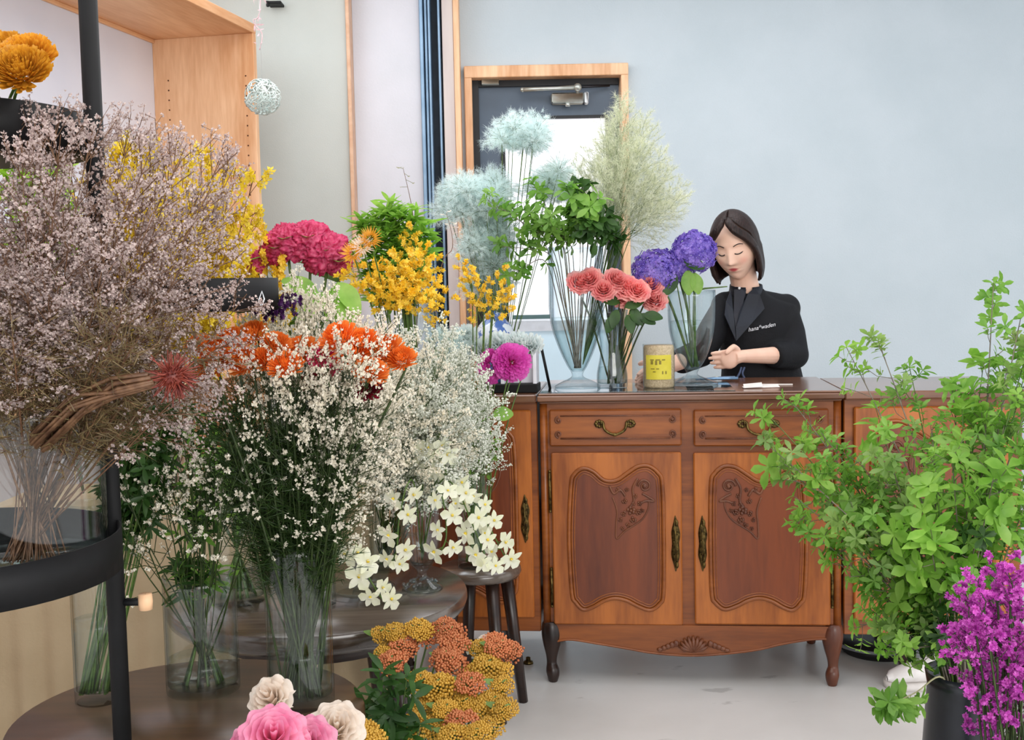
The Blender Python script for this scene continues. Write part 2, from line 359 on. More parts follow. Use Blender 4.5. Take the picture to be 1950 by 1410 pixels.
MB().box(-D, .0, -L, .03, ZT, ZT+.04, .002).build('top_board', PINEY, su, False)
MB().box(-D-.012, -D, -L, .03, .0, ZT).build('back_panel', solid('white_back_panel', (214, 216, 228), (226, 226, 234), .5, scale=2), su, False)
MB().box(-D, -D+.014, -L, 0, ZT-.016, ZT, .002).build('back_batten', PINEY, su, False)
for z in (.45, .95): MB().box(-D, -.02, -L, 0, z, z+.025, .002).build('shelf', PINEY, su, False)
MB().box(-D, 0, -L-.03, -L, 0, ZT+.04, .002).build('near_panel', PINE, su, False)
lw = MB(); lw.box(-.06, 0, -4.6, 1.2, 0, 2.9); o = lw.build('wall_left', WHITEW, smooth=False); struct(o)
o.location = su.location + Matrix.Rotation(-a, 3, 'Z') @ Vector((-D-.02, 0, 0)); o.rotation_euler = (0, 0, -a)

# ---------------- the three buffets ----------------
A = Vector((.085, 3.716, 0)); Bv = Vector((1.045, 3.616, 0)); ux = (Bv-A).normalized(); yaw = math.atan2(ux.y, ux.x); uy = Vector((-ux.y, ux.x, 0))
def cl(px, py, off=0):       # a pixel on the buffet's front plane -> local x, z
    d = ray(px, py); o = A+uy*off; t = (o-EYE).dot(uy)/d.dot(uy); P = EYE+d*t; q = P-A; return q.dot(ux), P.z
HT = .955
def mold_path(pts, y): return [(x, y, z) for x, z in pts]
def door_outline(x0, x1, z0, z1, flip=False):
    q = [(.03, .865), (.07, .945), (.16, .985), (.27, .965), (.38, .905), (.50, .90), (.62, .95), (.73, .995), (.85, 1.0), (.95, .95), (.99, .87), (1, .5),
         (.99, .12), (.95, .045), (.85, .0), (.72, .025), (.6, .065), (.48, .08), (.36, .06), (.24, .015), (.14, 0), (.06, .05), (.02, .12), (.0, .5)]
    pts = []
    for u, v in q:
        if flip: u = 1-u
        pts.append(Vector((x0+(x1-x0)*u, z0+(z1-z0)*v, 0)))
    if flip: pts = pts[::-1]
    c = catmull(pts, 5, True); return [(p.x, p.y) for p in c]
def shrink(pts, d):
    cx = sum(p[0] for p in pts)/len(pts); out = []
    n = len(pts)
    for i in range(n):
        a, b = Vector(pts[i-1]), Vector(pts[(i+1) % n]); t = (b-a).normalized(); nn = Vector((t.y, -t.x)); out.append((pts[i][0]+nn.x*d, pts[i][1]+nn.y*d))
    return out
def poly_area(p): return sum(p[i-1][0]*p[i][1]-p[i][0]*p[i-1][1] for i in range(len(p)))
def spiral(m, cx, cz, r, y, turns=1.6, start=0, sgn=1, th=.004):
    pts = []; n = 26
    for i in range(n):
        t = i/(n-1); rr = r*(1-t*.85); an = start+sgn*turns*2*PI*t; pts.append((cx+rr*math.cos(an), y-.004*t, cz+rr*math.sin(an)))
    m.tube(pts, [th*(1-.3*i/n) for i in range(n)], 6); m.ell((cx, y-.004, cz), th*1.5, 8, 6)
def carve(m, x0, x1, z0, z1, y, flip):
    X = lambda u: x0+(x1-x0)*((1-u) if flip else u); Z = lambda v: z0+(z1-z0)*v
    s = -1 if flip else 1; wd = x1-x0
    spiral(m, X(.78), Z(.84), .022, y, 1.6, PI if not flip else 0, -s, .0045)
    m.tube(catmull([(X(.62), y, Z(.96)), (X(.5), y, Z(.8)), (X(.52), y, Z(.6)), (X(.42), y, Z(.5))], 6), .0045, 6)
    m.tube(catmull([(X(.72), y, Z(.72)), (X(.88), y, Z(.66)), (X(1.0), y, Z(.60)), (X(.8), y, Z(.6)), (X(.68), y, Z(.56))], 6), .004, 6)
    m.tube(catmull([(X(-.05), y, Z(.84)), (X(.05), y, Z(.72)), (X(.2), y, Z(.78)), (X(.32), y, Z(.68))], 6), .0045, 6)
    m.tube(catmull([(X(.02), y, Z(.66)), (X(.12), y, Z(.45)), (X(.1), y, Z(.25)), (X(.1), y, Z(0)), (X(.3), y, Z(.12)), (X(.7), y, Z(.3)), (X(.86), y, Z(.48)), (X(.88), y, Z(.6))], 6), .003, 6)
    rr = random.Random(3)
    for u, v, r in ((.45, .45, .016), (.3, .6, .010), (.62, .42, .011), (.5, .3, .012), (.28, .4, .010), (.38, .22, .009), (.24, .16, .007), (.66, .56, .009), (.15, .78, .009), (.36, .78, .008), (.55, .68, .009), (.72, .45, .008), (.2, .3, .008), (.5, .55, .008)):
        for k in range(5):
            an = k*2*PI/5+rr.random(); m.ell((X(u)+r*.6*math.cos(an), y, Z(v)+r*.6*math.sin(an)), (r*.42, .005, r*.42), 7, 5)
        m.ell((X(u), y-.003, Z(v)), (r*.35, .006, r*.35), 7, 5)
def escutcheon(x, z0, z1, parent, y):
    m = MB(); h = z1-z0; zc = (z0+z1)/2
    out = catmull([(x, z0, 0), (x+.006, z0+h*.12, 0), (x+.013, z0+h*.3, 0), (x+.011, zc, 0), (x+.015, z0+h*.68, 0), (x+.006, z0+h*.88, 0), (x, z1, 0), (x-.006, z0+h*.88, 0), (x-.013, z0+h*.7, 0), (x-.011, zc, 0), (x-.014, z0+h*.3, 0), (x-.006, z0+h*.12, 0)], 4, True)
    m.prism([(p.x, p.y) for p in out], y-.004, y)
    for k in range(7): m.ell((x+.004*(-1)**k, y-.006, z0+h*(.12+.125*k)), (.0055, .005, .011), 8, 6)
    m.tube([(x, y-.008, z0+h*.2), (x, y-.014, zc), (x, y-.008, z1-h*.2)], .0035, 6)
    spiral(m, x, z0+h*.7, .008, y-.005, 1.2, 0, 1, .002); spiral(m, x, z0+h*.3, .008, y-.005, 1.2, PI, -1, .002)
    return m.build('keyhole_plate', BRASS, parent)
def make_door(parent, x0, x1, z0, z1, px0, px1, pz0, pz1, flip, carving=True, y=-.018):
    d = MB().box(x0, x1, y, 0, z0, z1, .004).build('door', WARM, parent, False)
    out = door_outline(px0, px1, pz0, pz1, flip)
    sg = 1 if poly_area(out) < 0 else -1
    m = MB(); m.prism(shrink(out, sg*.010), y-.003, y+.001)
    o = m.build('door_panel', REDW, d, False)
    m = MB(); m.tube([(a, y-.001, b) for a, b in shrink(out, sg*.001)], .0065, 8, closed=True)
    m.tube([(a, y-.001, b) for a, b in shrink(out, sg*.011)], .0035, 6, closed=True); m.tube([(a, y-.003, b) for a, b in shrink(out, sg*.019)], .0022, 6, closed=True); m.build('panel_moulding', WARMX, d)
    if carving:
        w_ = px1-px0; h = pz1-pz0; m = MB()
        if not flip: carve(m, px0+w_*.46, px1-w_*.1, pz0+h*.5, pz1-h*.07, y-.004, False)
        else: carve(m, px0+w_*.1, px1-w_*.46, pz0+h*.5, pz1-h*.07, y-.004, True)
        m.build('carving', CARVE, d)
    return d
def cabriole(m, x, y, ztop, sx):
    prof = [(ztop, .0, .026), (ztop-.015, .0, .032), (ztop-.045, -.002, .034), (ztop-.08, .0, .028), (ztop-.115, .002, .019), (ztop-.14, .003, .0165), (ztop-.155, .0, .02), (.035, -.004, .022), (.02, -.006, .020), (.002, -.004, .015)]
    P = catmull([(x+sx*d*.5, y+d, z) for z, d, r in prof], 4); R2 = catmull([(r, 0, 0) for z, d, r in prof], 4); m.tube(P, [q.x for q in R2], 12)
def buffet(name, label, xa, xb, full, mirror=False, z_bot=.155, dim=False, off=0):
    t = thing(name, label, 'cabinet', A+ux*xa+uy*off, yaw)
    Wd = xb-xa; dep = .47
    return t, Wd, dep

# centre buffet
xl = cl(1031, 760)[0]; xr = cl(1598, 760)[0]
t = thing('buffet_cabinet', 'carved cherry wood buffet with two drawers and two panelled doors, in the centre', 'cabinet', A, yaw)
zc0 = cl(1310, 1190)[1]
MB().box(xl+.004, xr-.004, 0, .48, zc0-.01, HT-.026, .002).build('carcass', WARMX, t, False)
m = MB(); y0 = -.03
for (za, zb, e) in ((HT-.034, HT-.026, -.012), (HT-.026, HT-.008, 0), (HT-.008, HT, -.006)): m.box(xl-.012-e*.5-.0, xr+.012+e*.5, y0-e, .5, za, zb, .003)
m.build('top_board', wood('polished_top', (98, 62, 44), (136, 94, 70), 'x', 6, .2, .05, .5), t, False)
# corner posts
for xx in (xl+.006, xr-.006): m = MB(); m.tube([(xx, .004, zc0-.02), (xx, .004, HT-.034)], .013, 12); m.build('corner_post', WARMX, t)
def bail(parent, xc, zc, y):
    m = MB()
    for s in (-1, 1):
        for k in range(8):
            an = k*PI/4; m.ell((xc+s*.042+.009*math.cos(an), y-.002, zc+.006+.007*math.sin(an)), (.006, .004, .005), 7, 5)
        m.ell((xc+s*.036, y-.008, zc+.008), .005, 8, 6)
    m.tube(catmull([(xc-.032, y-.01, zc+.012), (xc-.026, y-.014, zc-.010), (xc, y-.016, zc-.022), (xc+.026, y-.014, zc-.010), (xc+.032, y-.01, zc+.012)], 6), .0036, 8)
    m.ell((xc, y-.016, zc-.022), (.008, .005, .005), 8, 6)
    return m.build('drawer_handle', BRASS, parent)
for (pa, pb, hc) in ((1046, 1298, 1171), (1320, 1577, 1443)):
    x0, z1 = cl(pa, 780); x1, z0 = cl(pb, 848)
    d = MB().box(x0, x1, -.016, 0, z0, z1, .005).build('drawer', WARMX, t, False)
    m = MB(); q = .022; zz0, zz1 = z0+.026, z1-.020; e = .012
    m.tube([(x0+q+.014, -.018, zz0), (x1-q-.014, -.018, zz0)], .003, 6); m.tube([(x0+q+.014, -.018, zz1), (x1-q-.014, -.018, zz1)], .0022, 6)
    for xx, s in ((x0+q+.008, 1), (x1-q-.008, -1)):
        for zc, s2 in ((zz1-.014, 1), (zz0+.014, -1)):
            spiral(m, xx, zc, .012, -.018, 1.4, s2*PI/2 if s > 0 else s2*PI/2, s*s2, .003)
    m.build('drawer_scrollwork', CARVE, d)
    bh = bail(d, 0, 0, -.018); bh.location = (cl(hc, 815)[0], 0, (z0+z1)/2+.006); bh.scale = (1.18, 1, 1.18)
for (pa, pb, qa, qb, fl, hx) in ((1050, 1300, 1081, 1266, False, 1286), (1320, 1580, 1350, 1535, True, 1337)):
    x0, z1 = cl(pa, 862); x1, z0 = cl(pb, 1189); a0, b1 = cl(qa, 886); a1, b0 = cl(qb, 1160)
    d = make_door(t, x0, x1, z0, z1, a0, a1, b0, b1, fl)
    escutcheon(cl(hx, 1030)[0], cl(hx, 1086)[1], cl(hx, 980)[1], d, -.018)
    hxx = x0-.006 if not fl else x1+.006
    for c0, c1 in ((900, 970), (1085, 1150)):
        m = MB(); za, zb = cl(pa, c1)[1], cl(pa, c0)[1]; m.tube([(hxx, -.012, za), (hxx, -.012, zb)], .0045, 8); m.ell((hxx, -.012, zb+.005), .005, 8, 6); m.ell((hxx, -.012, za-.005), .005, 8, 6); m.build('hinge', BRASS, d)
# apron with serpentine lower edge
zt = zc0; pts = [(xl+.004, zt), (xr-.004, zt)]
low = [(1590, 1222), (1575, 1216), (1540, 1217), (1490, 1225), (1430, 1238), (1330, 1247), (1250, 1243), (1190, 1233), (1130, 1223), (1090, 1217), (1065, 1219), (1042, 1226)]
lowp = catmull([Vector((*cl(a_, b_), 0)) for a_, b_ in low], 4); pts += [(p.x, p.y) for p in lowp]
m = MB(); m.prism(pts, -.010, .02); o = m.build('apron', WARMX, t, False)
MB().tube([(p.x, -.010, p.y) for p in lowp], .004, 6).build('apron_bead', WARMX, o)
m = MB(); sx_, sz_ = cl(1320, 1240)
for k in range(9):
    an = PI*(.14+.72*k/8); ln = .052*(.8+.2*math.sin(an)); m.tube([(sx_, -.014, sz_+.002), (sx_+ln*.6*math.cos(an)*1.2, -.02, sz_+ln*.6*math.sin(an)), (sx_+ln*math.cos(an)*1.1, -.013, sz_+ln*math.sin(an))], [.004, .0075, .0045], 7)
for s in (-1, 1):
    for k in range(5): m.ell((sx_+s*(.055+.013*k), -.013, sz_+.012+.010*(3-k)*.5), (.010, .006, .011-.001*k), 8, 6)
m.build('shell_carving', CARVE, o)
for xx, s in ((xl+.018, -1), (xr-.018, 1)):
    for yy in (.012, .45): m = MB(); cabriole(m, xx, yy, zc0+.005, s); m.build('leg', DARKW if s < 0 else wood('leg_cherry', (74, 34, 20), (110, 60, 36), 'z', 8), t)

# side buffets
def side(xa, xb, label, door_specs, legs):
    t = thing('buffet_cabinet', label, 'cabinet', A+ux*xa+uy*.012, yaw); W2 = xb-xa
    zb = cl(1000, 1205)[1] if xa < 0 else cl(1680, 1212)[1]
    MB().box(0, W2, 0, .46, zb, HT-.03, .003).build('carcass', WARMX, t, False)
    MB().box(-.0, W2, -.03, .48, HT-.03, HT-.004, .004).build('top_board', MC['polished_top'], t, False)
    for (dx0, dx1, fl) in door_specs:
        d = make_door(t, dx0, dx1, zb+.05, HT-.055, dx0+.05, dx1-.05, zb+.1, HT-.10, fl, True)
        escutcheon(dx1-.024 if not fl else dx0+.024, zb+.30, zb+.46, d, -.018)
    for lx in ((.03, W2-.14) if xa < 0 else (.2, W2-.03)):
        for ly in (.04, .42):
            m = MB(); cabriole(m, lx, ly, zb+.01, 0) if legs else m.box(lx-.02, lx+.02, ly-.02, ly+.02, 0, zb+.005, .004); m.build('leg', DARKW, t)
    return t
side(xl-.50, xl-.016, 'darker left buffet cabinet partly hidden behind the white orchids', [(.02, .464, False)], True)
side(xr+.016, xr+.56, 'right buffet cabinet mostly hidden behind the leafy green branches', [(.03, .51, True)], True)
# ---------------- flowers: meshes of one of each kind ----------------
def rv(r, k=1.0):
    while True:
        v = Vector((r.uniform(-1, 1), r.uniform(-1, 1), r.uniform(-1, 1)))
        if .05 < v.length < 1: return v.normalized()*k
def floret(m, c, d, s, kind, r):
    c = Vector(c); d = d.normalized()
    if kind == 'bead':
        u = d.orthogonal().normalized(); v = d.cross(u)
        m.add([c-d*s*.5, c+u*s*.5, c+v*s*.5, c-u*s*.5, c-v*s*.5, c+d*s*.5], [(0,2,1),(0,3,2),(0,4,3),(0,1,4),(5,1,2),(5,2,3),(5,3,4),(5,4,1)]); return
    u = d.orthogonal().normalized(); v = d.cross(u); ph = r.random()*6
    n = {'tuft': 4, 'open5': 5, 'open4': 4, 'cup': 5}[kind]; out = {'tuft': .55, 'open5': .95, 'open4': .95, 'cup': .6}[kind]
    for k in range(n):
        a = ph+2*PI*k/n; e = (u*math.cos(a)+v*math.sin(a)); f = (u*-math.sin(a)+v*math.cos(a))
        tip = c+e*s*out+d*s*(1-out*.8); md = c+e*s*out*.55+d*s*(1-out)*.35
        m.add([c, md+f*s*.3, tip, md-f*s*.3], [(0, 1, 2, 3)])
def spray(seed, H=.6, head=.22, spread=.09, nb=12, nsub=5, nfl=5, fs=.004, kind='tuft', r0=.0013, clus=.010, droop=0):
    r = random.Random(seed); ms, mf = MB(), MB()
    wob = [Vector((r.uniform(-.008, .008), r.uniform(-.008, .008), 0)) for _ in range(5)]; wob[0] = Vector((0,0,0)); wob[4] = Vector((0,0,0))
    main = catmull([wob[i]+Vector((0, 0, H*i/4)) for i in range(5)], 3)
    ms.tube(main, [r0*(1-.55*i/len(main)) for i in range(len(main))], 4, False)
    P = lambda t: main[min(len(main)-1, int(t*(len(main)-1)))]
    for b in range(nb):
        t = 1-head/H*(1-(b+.3)/nb); p = P(t); a = b*2.4+r.random(); fr = (b+.3)/nb
        ln = spread*(1.15-.55*fr)*r.uniform(.7, 1.15)
        d = Vector((math.cos(a), math.sin(a), .75+.9*fr)).normalized(); e = p+d*ln+Vector((0, 0, -droop*ln))
        md = p.lerp(e, .5)+rv(r, .005); ms.tube([p, md, e], r0*.5, 3, False)
        for k in range(nsub):
            tt = .3+.7*(k+1)/nsub; q = p.lerp(e, tt); d2 = (d+rv(r, .9)).normalized(); l2 = ln*.38*r.uniform(.5, 1.1)*(1.1-.5*tt); e2 = q+d2*l2
            ms.tube([q, e2], r0*.32, 3, False)
            for j in range(nfl):
                c = q.lerp(e2, .3+.7*(j+1)/nfl)+rv(r, clus*r.random()); floret(mf, c, (d2+rv(r, .8)), fs*r.uniform(.7, 1.25), kind, r)
    return ms, mf
def plume(seed, H=.7, head=.24, spread=.10, nb=16, nsub=6, hair=.022, nh=10, w=.0004, r0=.0012):
    r = random.Random(seed); ms, mf = MB(), MB()
    ms.tube([(0,0,0), (.006, 0, H*.5), (0, 0, H)], [r0, r0*.8, r0*.4], 4, False)
    for b in range(nb):
        fr = (b+.3)/nb; p = Vector((.003, 0, H-head*(1-fr))); a = b*2.4+r.random(); ln = spread*(1.1-.75*fr)*r.uniform(.7, 1.1)
        d = Vector((math.cos(a), math.sin(a), .8+.9*fr)).normalized(); e = p+d*ln; ms.tube([p, e], r0*.4, 3, False)
        for k in range(nsub):
            q = p.lerp(e, .2+.8*(k+1)/nsub); d2 = (d+rv(r, .8)).normalized(); e2 = q+d2*ln*.4*r.uniform(.4, 1)
            ms.tube([q, e2], w*.7, 3, False)
            for j in range(nh):
                c = q.lerp(e2, r.random()); hd = (d2*.5+rv(r)).normalized(); s = hd.orthogonal().normalized()*w; tip = c+hd*hair*r.uniform(.5, 1.1)
                mf.add([c-s, c+s, tip], [(0, 1, 2)])
    return ms, mf
def needles(seed, H=.5, head=.3, nb=48, L=.055, w=.0014, r0=.0016):
    r = random.Random(seed); ms, mf = MB(), MB(); ms.tube([(0,0,0), (.004, .003, H*.5), (0,0,H)], [r0, r0, r0*.6], 5, False)
    for b in range(nb):
        z = H-head*(1-b/nb); a = b*2.4; d = Vector((math.cos(a), math.sin(a), r.uniform(.5, 1.3))).normalized(); p = Vector((0,0,z)); e = p+d*L*r.uniform(.7, 1.2)
        ms.tube([p, e], r0*.3, 3, False)
        for k in range(9):
            q = p.lerp(e, .15+.85*k/8); d2 = (d*1.2+rv(r)).normalized(); mf.leaf(q, d2, rv(r), L*.42*r.uniform(.6, 1.2), w, .1, .0, 1, 'blade')
    return ms, mf
def ball_petals(rings, R=.03, mat=None, **k): pass
def mum(seed, R=.03, n=170, w=.006, curl=-.35, shape='petal', top=1.0, flat=.75):
    r = random.Random(seed); m = MB()
    for i in range(n):
        f = (i+.5)/n; th = math.acos(1-f*1.25) if 1-f*1.25 > -1 else PI; ph = i*2.39996
        d = Vector((math.sin(th)*math.cos(ph), math.sin(th)*math.sin(ph), math.cos(th)*flat)); d2 = (d+rv(r, .12)).normalized()
        m.leaf(d*R*.35, d2, Vector((0,0,1))+d2*.01, R*(.45+.28*f)*r.uniform(.9, 1.1), w*(.6+.6*f), curl, .25, 2, shape)
    return m
def rose(seed, R=.028, layers=6, ruff=.1):
    r = random.Random(seed); m = MB()
    for L in range(layers):
        f = L/(layers-1); n = 3+L; rad = R*(.12+.72*f); h = R*(1.45-.45*f)
        for k in range(n):
            a0 = 2*PI*k/n+L*.7+r.uniform(-.15, .15); wa = (2.6 if L < 2 else 2*PI/n*1.5)/2; nu, nv = 10, 7; vs = []
            for j in range(nv+1):
                t = j/nv; rr = rad*(.35+.75*t**.7)+R*.22*f*t**3; z = h*t-R*.35*f*t**3.5-(.25*R*f)
                for i in range(nu+1):
                    u = -1+2*i/nu; a = a0+wa*u*(.5+.5*math.sin(PI*(.15+.6*t))); zz = z-R*.28*u*u*t+ruff*R*math.sin(u*4.5+k+L)*t*t
                    vs.append((rr*math.cos(a)*(1+.05*math.sin(5*u+k)), rr*math.sin(a)*(1+.05*math.sin(5*u+k)), zz))
            m.add(vs, [(j*(nu+1)+i, j*(nu+1)+i+1, (j+1)*(nu+1)+i+1, (j+1)*(nu+1)+i) for j in range(nv) for i in range(nu)])
    return m
def hydrangea_head(seed, R=.075, n=230, s=.0135):
    r = random.Random(seed); m, mc = MB(), MB()
    for i in range(n):
        f = (i+.5)/n; th = math.acos(1-1.75*f); ph = i*2.39996; d = Vector((math.sin(th)*math.cos(ph), math.sin(th)*math.sin(ph), math.cos(th)*.85))
        c = d*R*r.uniform(.88, 1.06); nn = (d+rv(r, .45)).normalized(); u = nn.orthogonal().normalized(); v = nn.cross(u); a0 = r.random()*6; ss = s*r.uniform(.75, 1.15)
        for k in range(4):
            a = a0+k*PI/2; e = u*math.cos(a)+v*math.sin(a); m.leaf(c, (e+nn*.25), nn, ss, ss*.95, .18, .05, 3, 'obov')
        mc.ell(c+nn*.0015, .0018, 5, 4)
    return m, mc
def celosia_head(seed, R=.035):
    r = random.Random(seed); m = MB(); nu, nv = 72, 34; vs = []; off = Vector((seed*3.1, 0, 0))
    for j in range(nv+1):
        th = .72*PI*j/nv
        for i in range(nu):
            ph = 2*PI*i/nu; d = Vector((math.sin(th)*math.cos(ph), math.sin(th)*math.sin(ph), math.cos(th)*.8)); nz = noise.noise(d*5.5+off); rid = 1-abs(nz)*4.2
            vs.append(d*R*(1+.16*max(-1, rid)+.25*noise.noise(d*1.6+off)))
    fs = [(j*nu+i, (j+1)*nu+i, (j+1)*nu+(i+1) % nu, j*nu+(i+1) % nu) for j in range(nv) for i in range(nu)]; m.add(vs, fs); return m
def orchid(m, ml, c, d, s, r):
    d = d.normalized(); u = d.orthogonal().normalized(); v = d.cross(u); a0 = r.random()*.6
    for k in range(5):
        a = a0+k*2*PI/5; e = u*math.cos(a)+v*math.sin(a); big = k in (1, 4); m.leaf(c, e+d*.25, d, s*(1.0 if big else .95), s*(.85 if big else .5), .12, .12, 4, 'obov' if big else 'leaf')
    m.leaf(c, d*1+v*.3, u, s*.5, s*.5, .4, .3, 3, 'obov'); ml.ell(c+d*s*.16, s*.12, 7, 5)
def branch_mesh(seed, path, r0, ntw, leafL, leafW, twL=.08, whorl=5, shape='obov', t0=.35, nodes=2, solidtw=.4, wild=.5):
    r = random.Random(seed); ms, mf = MB(), MB(); P = catmull(path, 6); n = len(P)
    ms.tube(P, [r0*(1-.75*i/n) for i in range(n)], 6)
    def wh(c, d, k, sc=1):
        u = d.orthogonal().normalized(); v = d.cross(u); ph = r.random()*6
        for q in range(k):
            a = ph+2*PI*q/k+r.uniform(-.2, .2); e = (u*math.cos(a)+v*math.sin(a))*1.0+d*r.uniform(.15, .7); mf.leaf(c, e, d+rv(r, .3), leafL*sc*r.uniform(.6, 1.15), leafW*sc*r.uniform(.8, 1.1), r.uniform(.05, .35), .12, 4, shape)
    for b in range(ntw):
        t = t0+(1-t0)*(b+.5)/ntw; i = min(n-2, int(t*(n-1))); p = P[i]; ax = (P[i+1]-P[i]).normalized()
        d = (ax*.6+rv(r, 1.0)+Vector((0,0,wild*.5))).normalized(); L_ = twL*r.uniform(.5, 1.2)*(1.15-.5*t)
        q = p+d*L_; md = p.lerp(q, .5)+rv(r, L_*.1)+Vector((0,0,-L_*.05)); ms.tube([p, md, q], r0*.3, 3, False)
        wh(q, (q-md).normalized(), whorl)
        for _ in range(nodes): s_ = r.uniform(.35, .9); wh(p.lerp(q, s_), d, max(2, whorl-2), .8)
    wh(P[-1], (P[-1]-P[-2]).normalized(), whorl)
    return ms, mf

# placing: a two-part kind (stem + bloom) copied between a base point and a tip point
KIND = {}
def kind(name, ms, mf, sm_, fm, H, pn='florets'):
    KIND[name] = (ms.mesh(name+'_stem', sm_), mf.mesh(name+'_'+pn, fm), H, pn)
PROTO = {}
def place(kn, obj_name, label, cat, base, tip, wk=1.0, group=None):
    ms, mf, H, pn = KIND[kn]; base, tip = Vector(base), Vector(tip); d = tip-base
    if kn not in PROTO:
        r = bpy.data.objects.new(obj_name, None); C.objects.link(r); r.empty_display_size = .02
        a = bpy.data.objects.new('stem', ms); b = bpy.data.objects.new(pn, mf)
        for q in (a, b): C.objects.link(q); q.parent = r
        PROTO[kn] = r
    else:
        src = PROTO[kn]; r = src.copy(); C.objects.link(r)
        for ch in src.children: q = ch.copy(); C.objects.link(q); q.parent = r
        r.name = obj_name
    q = d.to_track_quat('Z', 'Y') @ Quaternion((0, 0, 1), R_.random()*6.28)
    r.rotation_mode = 'QUATERNION'; r.rotation_quaternion = q; r.location = base; k = d.length/H
    TIPS[r.name] = tip; r.scale = (wk, wk, k); return tag(r, label, cat, group)
def cloud(kns, obj_name, label, cat, group, base, brad, tips, wk=1.0):
    for i, tp in enumerate(tips):
        off = Vector(((tp-Vector(base)).x, (tp-Vector(base)).y, 0)); off = off.normalized()*(-brad*R_.uniform(.3, 1))
        b = Vector(base)+off+Vector((0, 0, R_.uniform(0, .01)))
        place(kns[i % len(kns)], obj_name, label, cat, b, tp, wk*R_.uniform(.85, 1.15), group)
def ell_tips(n, cx, cy, rx, ry, Y0, Y1, top=False, rmin=0):
    out = []
    while len(out) < n:
        a, b = R_.uniform(-1, 1), R_.uniform(-1, 1)
        if rmin <= a*a+b*b <= 1: out.append(at(cx+a*rx, cy+b*ry, R_.uniform(Y0, Y1)))
    return out
def bloom(name, label, cat, base, head, hm, hname, sc=1.0, ndir=None, stem=STEM, sr=.0022, group=None, extra=(), bend=.3, leafs=0, leafmat=None, leafsz=.06):
    """one flower on its own stem: the head mesh is shared, the stem follows base -> head"""
    base, head = Vector(base), Vector(head); t = thing(name, label, cat, base, 0, group); TIPS[t.name] = head; L = head-base
    nd = Vector(ndir if ndir is not None else (R_.uniform(-.3, .3), -.7, .8)).normalized()
    mid = L*.55+Vector((0, 0, L.length*.06)); P = catmull([(0,0,0), mid, L-nd*L.length*.12*bend, L], 5)
    MB().tube(P, sr, 5).build('stem', stem, t)
    q = nd.to_track_quat('Z', 'Y') @ Quaternion((0, 0, 1), R_.random()*6.28)
    for nm, me in ((hname, hm), *extra):
        o = bpy.data.objects.new(nm, me); C.objects.link(o); o.parent = t; o.location = L; o.rotation_mode = 'QUATERNION'; o.rotation_quaternion = q; o.scale = (sc,)*3
    if leafs:
        for k in range(leafs):
            m = MB(); f = .45+.45*k/max(1, leafs); p = P[int(f*(len(P)-1))]; m.leaf((0,0,0), (math.cos(k*2.4), math.sin(k*2.4)-.3, .45), (0, -.3, 1), leafsz*R_.uniform(.8, 1.2), leafsz*.5, .25, .15, 6)
            o = m.build('leaf', leafmat, t); o.location = p
    return t
# petal materials
PM = dict(mauve=petal('dry_mauve', (164, 140, 138), (218, 202, 194), .3, 300, .18), white=petal('cream_white_floret', (228, 220, 198), (250, 244, 230), .35, 300, .1),
  gyps=petal('white_floret', (234, 236, 222), (252, 253, 246), .4, 300, .06), mint=petal('minty_white_hair', (222, 240, 240), (240, 250, 249), .5, 50, .05),
  lime=petal('pale_yellow_green_hair', (226, 230, 198), (244, 244, 222), .5, 50, .06), yellow=petal('yellow_petal', (248, 200, 30), (255, 230, 90), .4, 60, .1),
  lemon=petal('lemon_petal', (226, 196, 30), (246, 222, 70), .4, 60, .1), orange=petal('orange_petal', (238, 116, 34), (250, 156, 72), .35, 60, .12),
  magenta=petal('magenta_petal', (206, 50, 164), (240, 110, 208), .35, 30, .06), darkred=petal('dark_red_petal', (108, 12, 34), (150, 24, 50), .3, 60, .1),
  crimson=petal('crimson_pink', (204, 30, 92), (246, 96, 146), .35, 90, .08), rose=petal('coral_pink_petal', (244, 146, 148), (254, 192, 184), .45, 30, .06),
  violet=petal('violet_blue_petal', (104, 84, 190), (172, 142, 232), .45, 40, .08), purple=petal('orchid_purple_floret', (184, 52, 172), (232, 116, 216), .35, 60, .12),
  cream=petal('creamy_orchid_petal', (236, 238, 204), (250, 250, 234), .4, 40, .04), pink=petal('soft_pink_petal', (236, 140, 178), (248, 178, 204), .45, 30, .05),
  ivory=petal('ivory_petal', (240, 224, 208), (250, 240, 228), .45, 30, .04), ochre=petal('ochre_yarrow', (190, 140, 36), (228, 184, 80), .25, 200, .1), rust=petal('rust_yarrow', (190, 98, 54), (226, 150, 100), .25, 200, .1),
  amber=petal('amber_petal', (214, 146, 30), (238, 178, 60), .35, 60, .1), dahlc=petal('dahlia_heart', (200, 20, 90), (224, 50, 110), .3), plum=petal('deep_plum', (60, 22, 70), (92, 44, 108), .25))
LEAF = petal('fresh_green_leaf', (102, 156, 56), (152, 196, 92), .5, 14, .14, .03); LEAFB = petal('bright_green_leaf', (118, 172, 56), (166, 208, 96), .5, 14, .12, .03)
LEAFD = petal('deep_green_leaf', (40, 72, 30), (66, 104, 42), .35, 14, .12, .03); NEED = petal('dark_feathery_green', (34, 58, 24), (62, 90, 38), .3, 40, .12)
LEAFL = petal('sage_green_leaf', (112, 150, 70), (160, 188, 108), .5, 14, .12, .03)
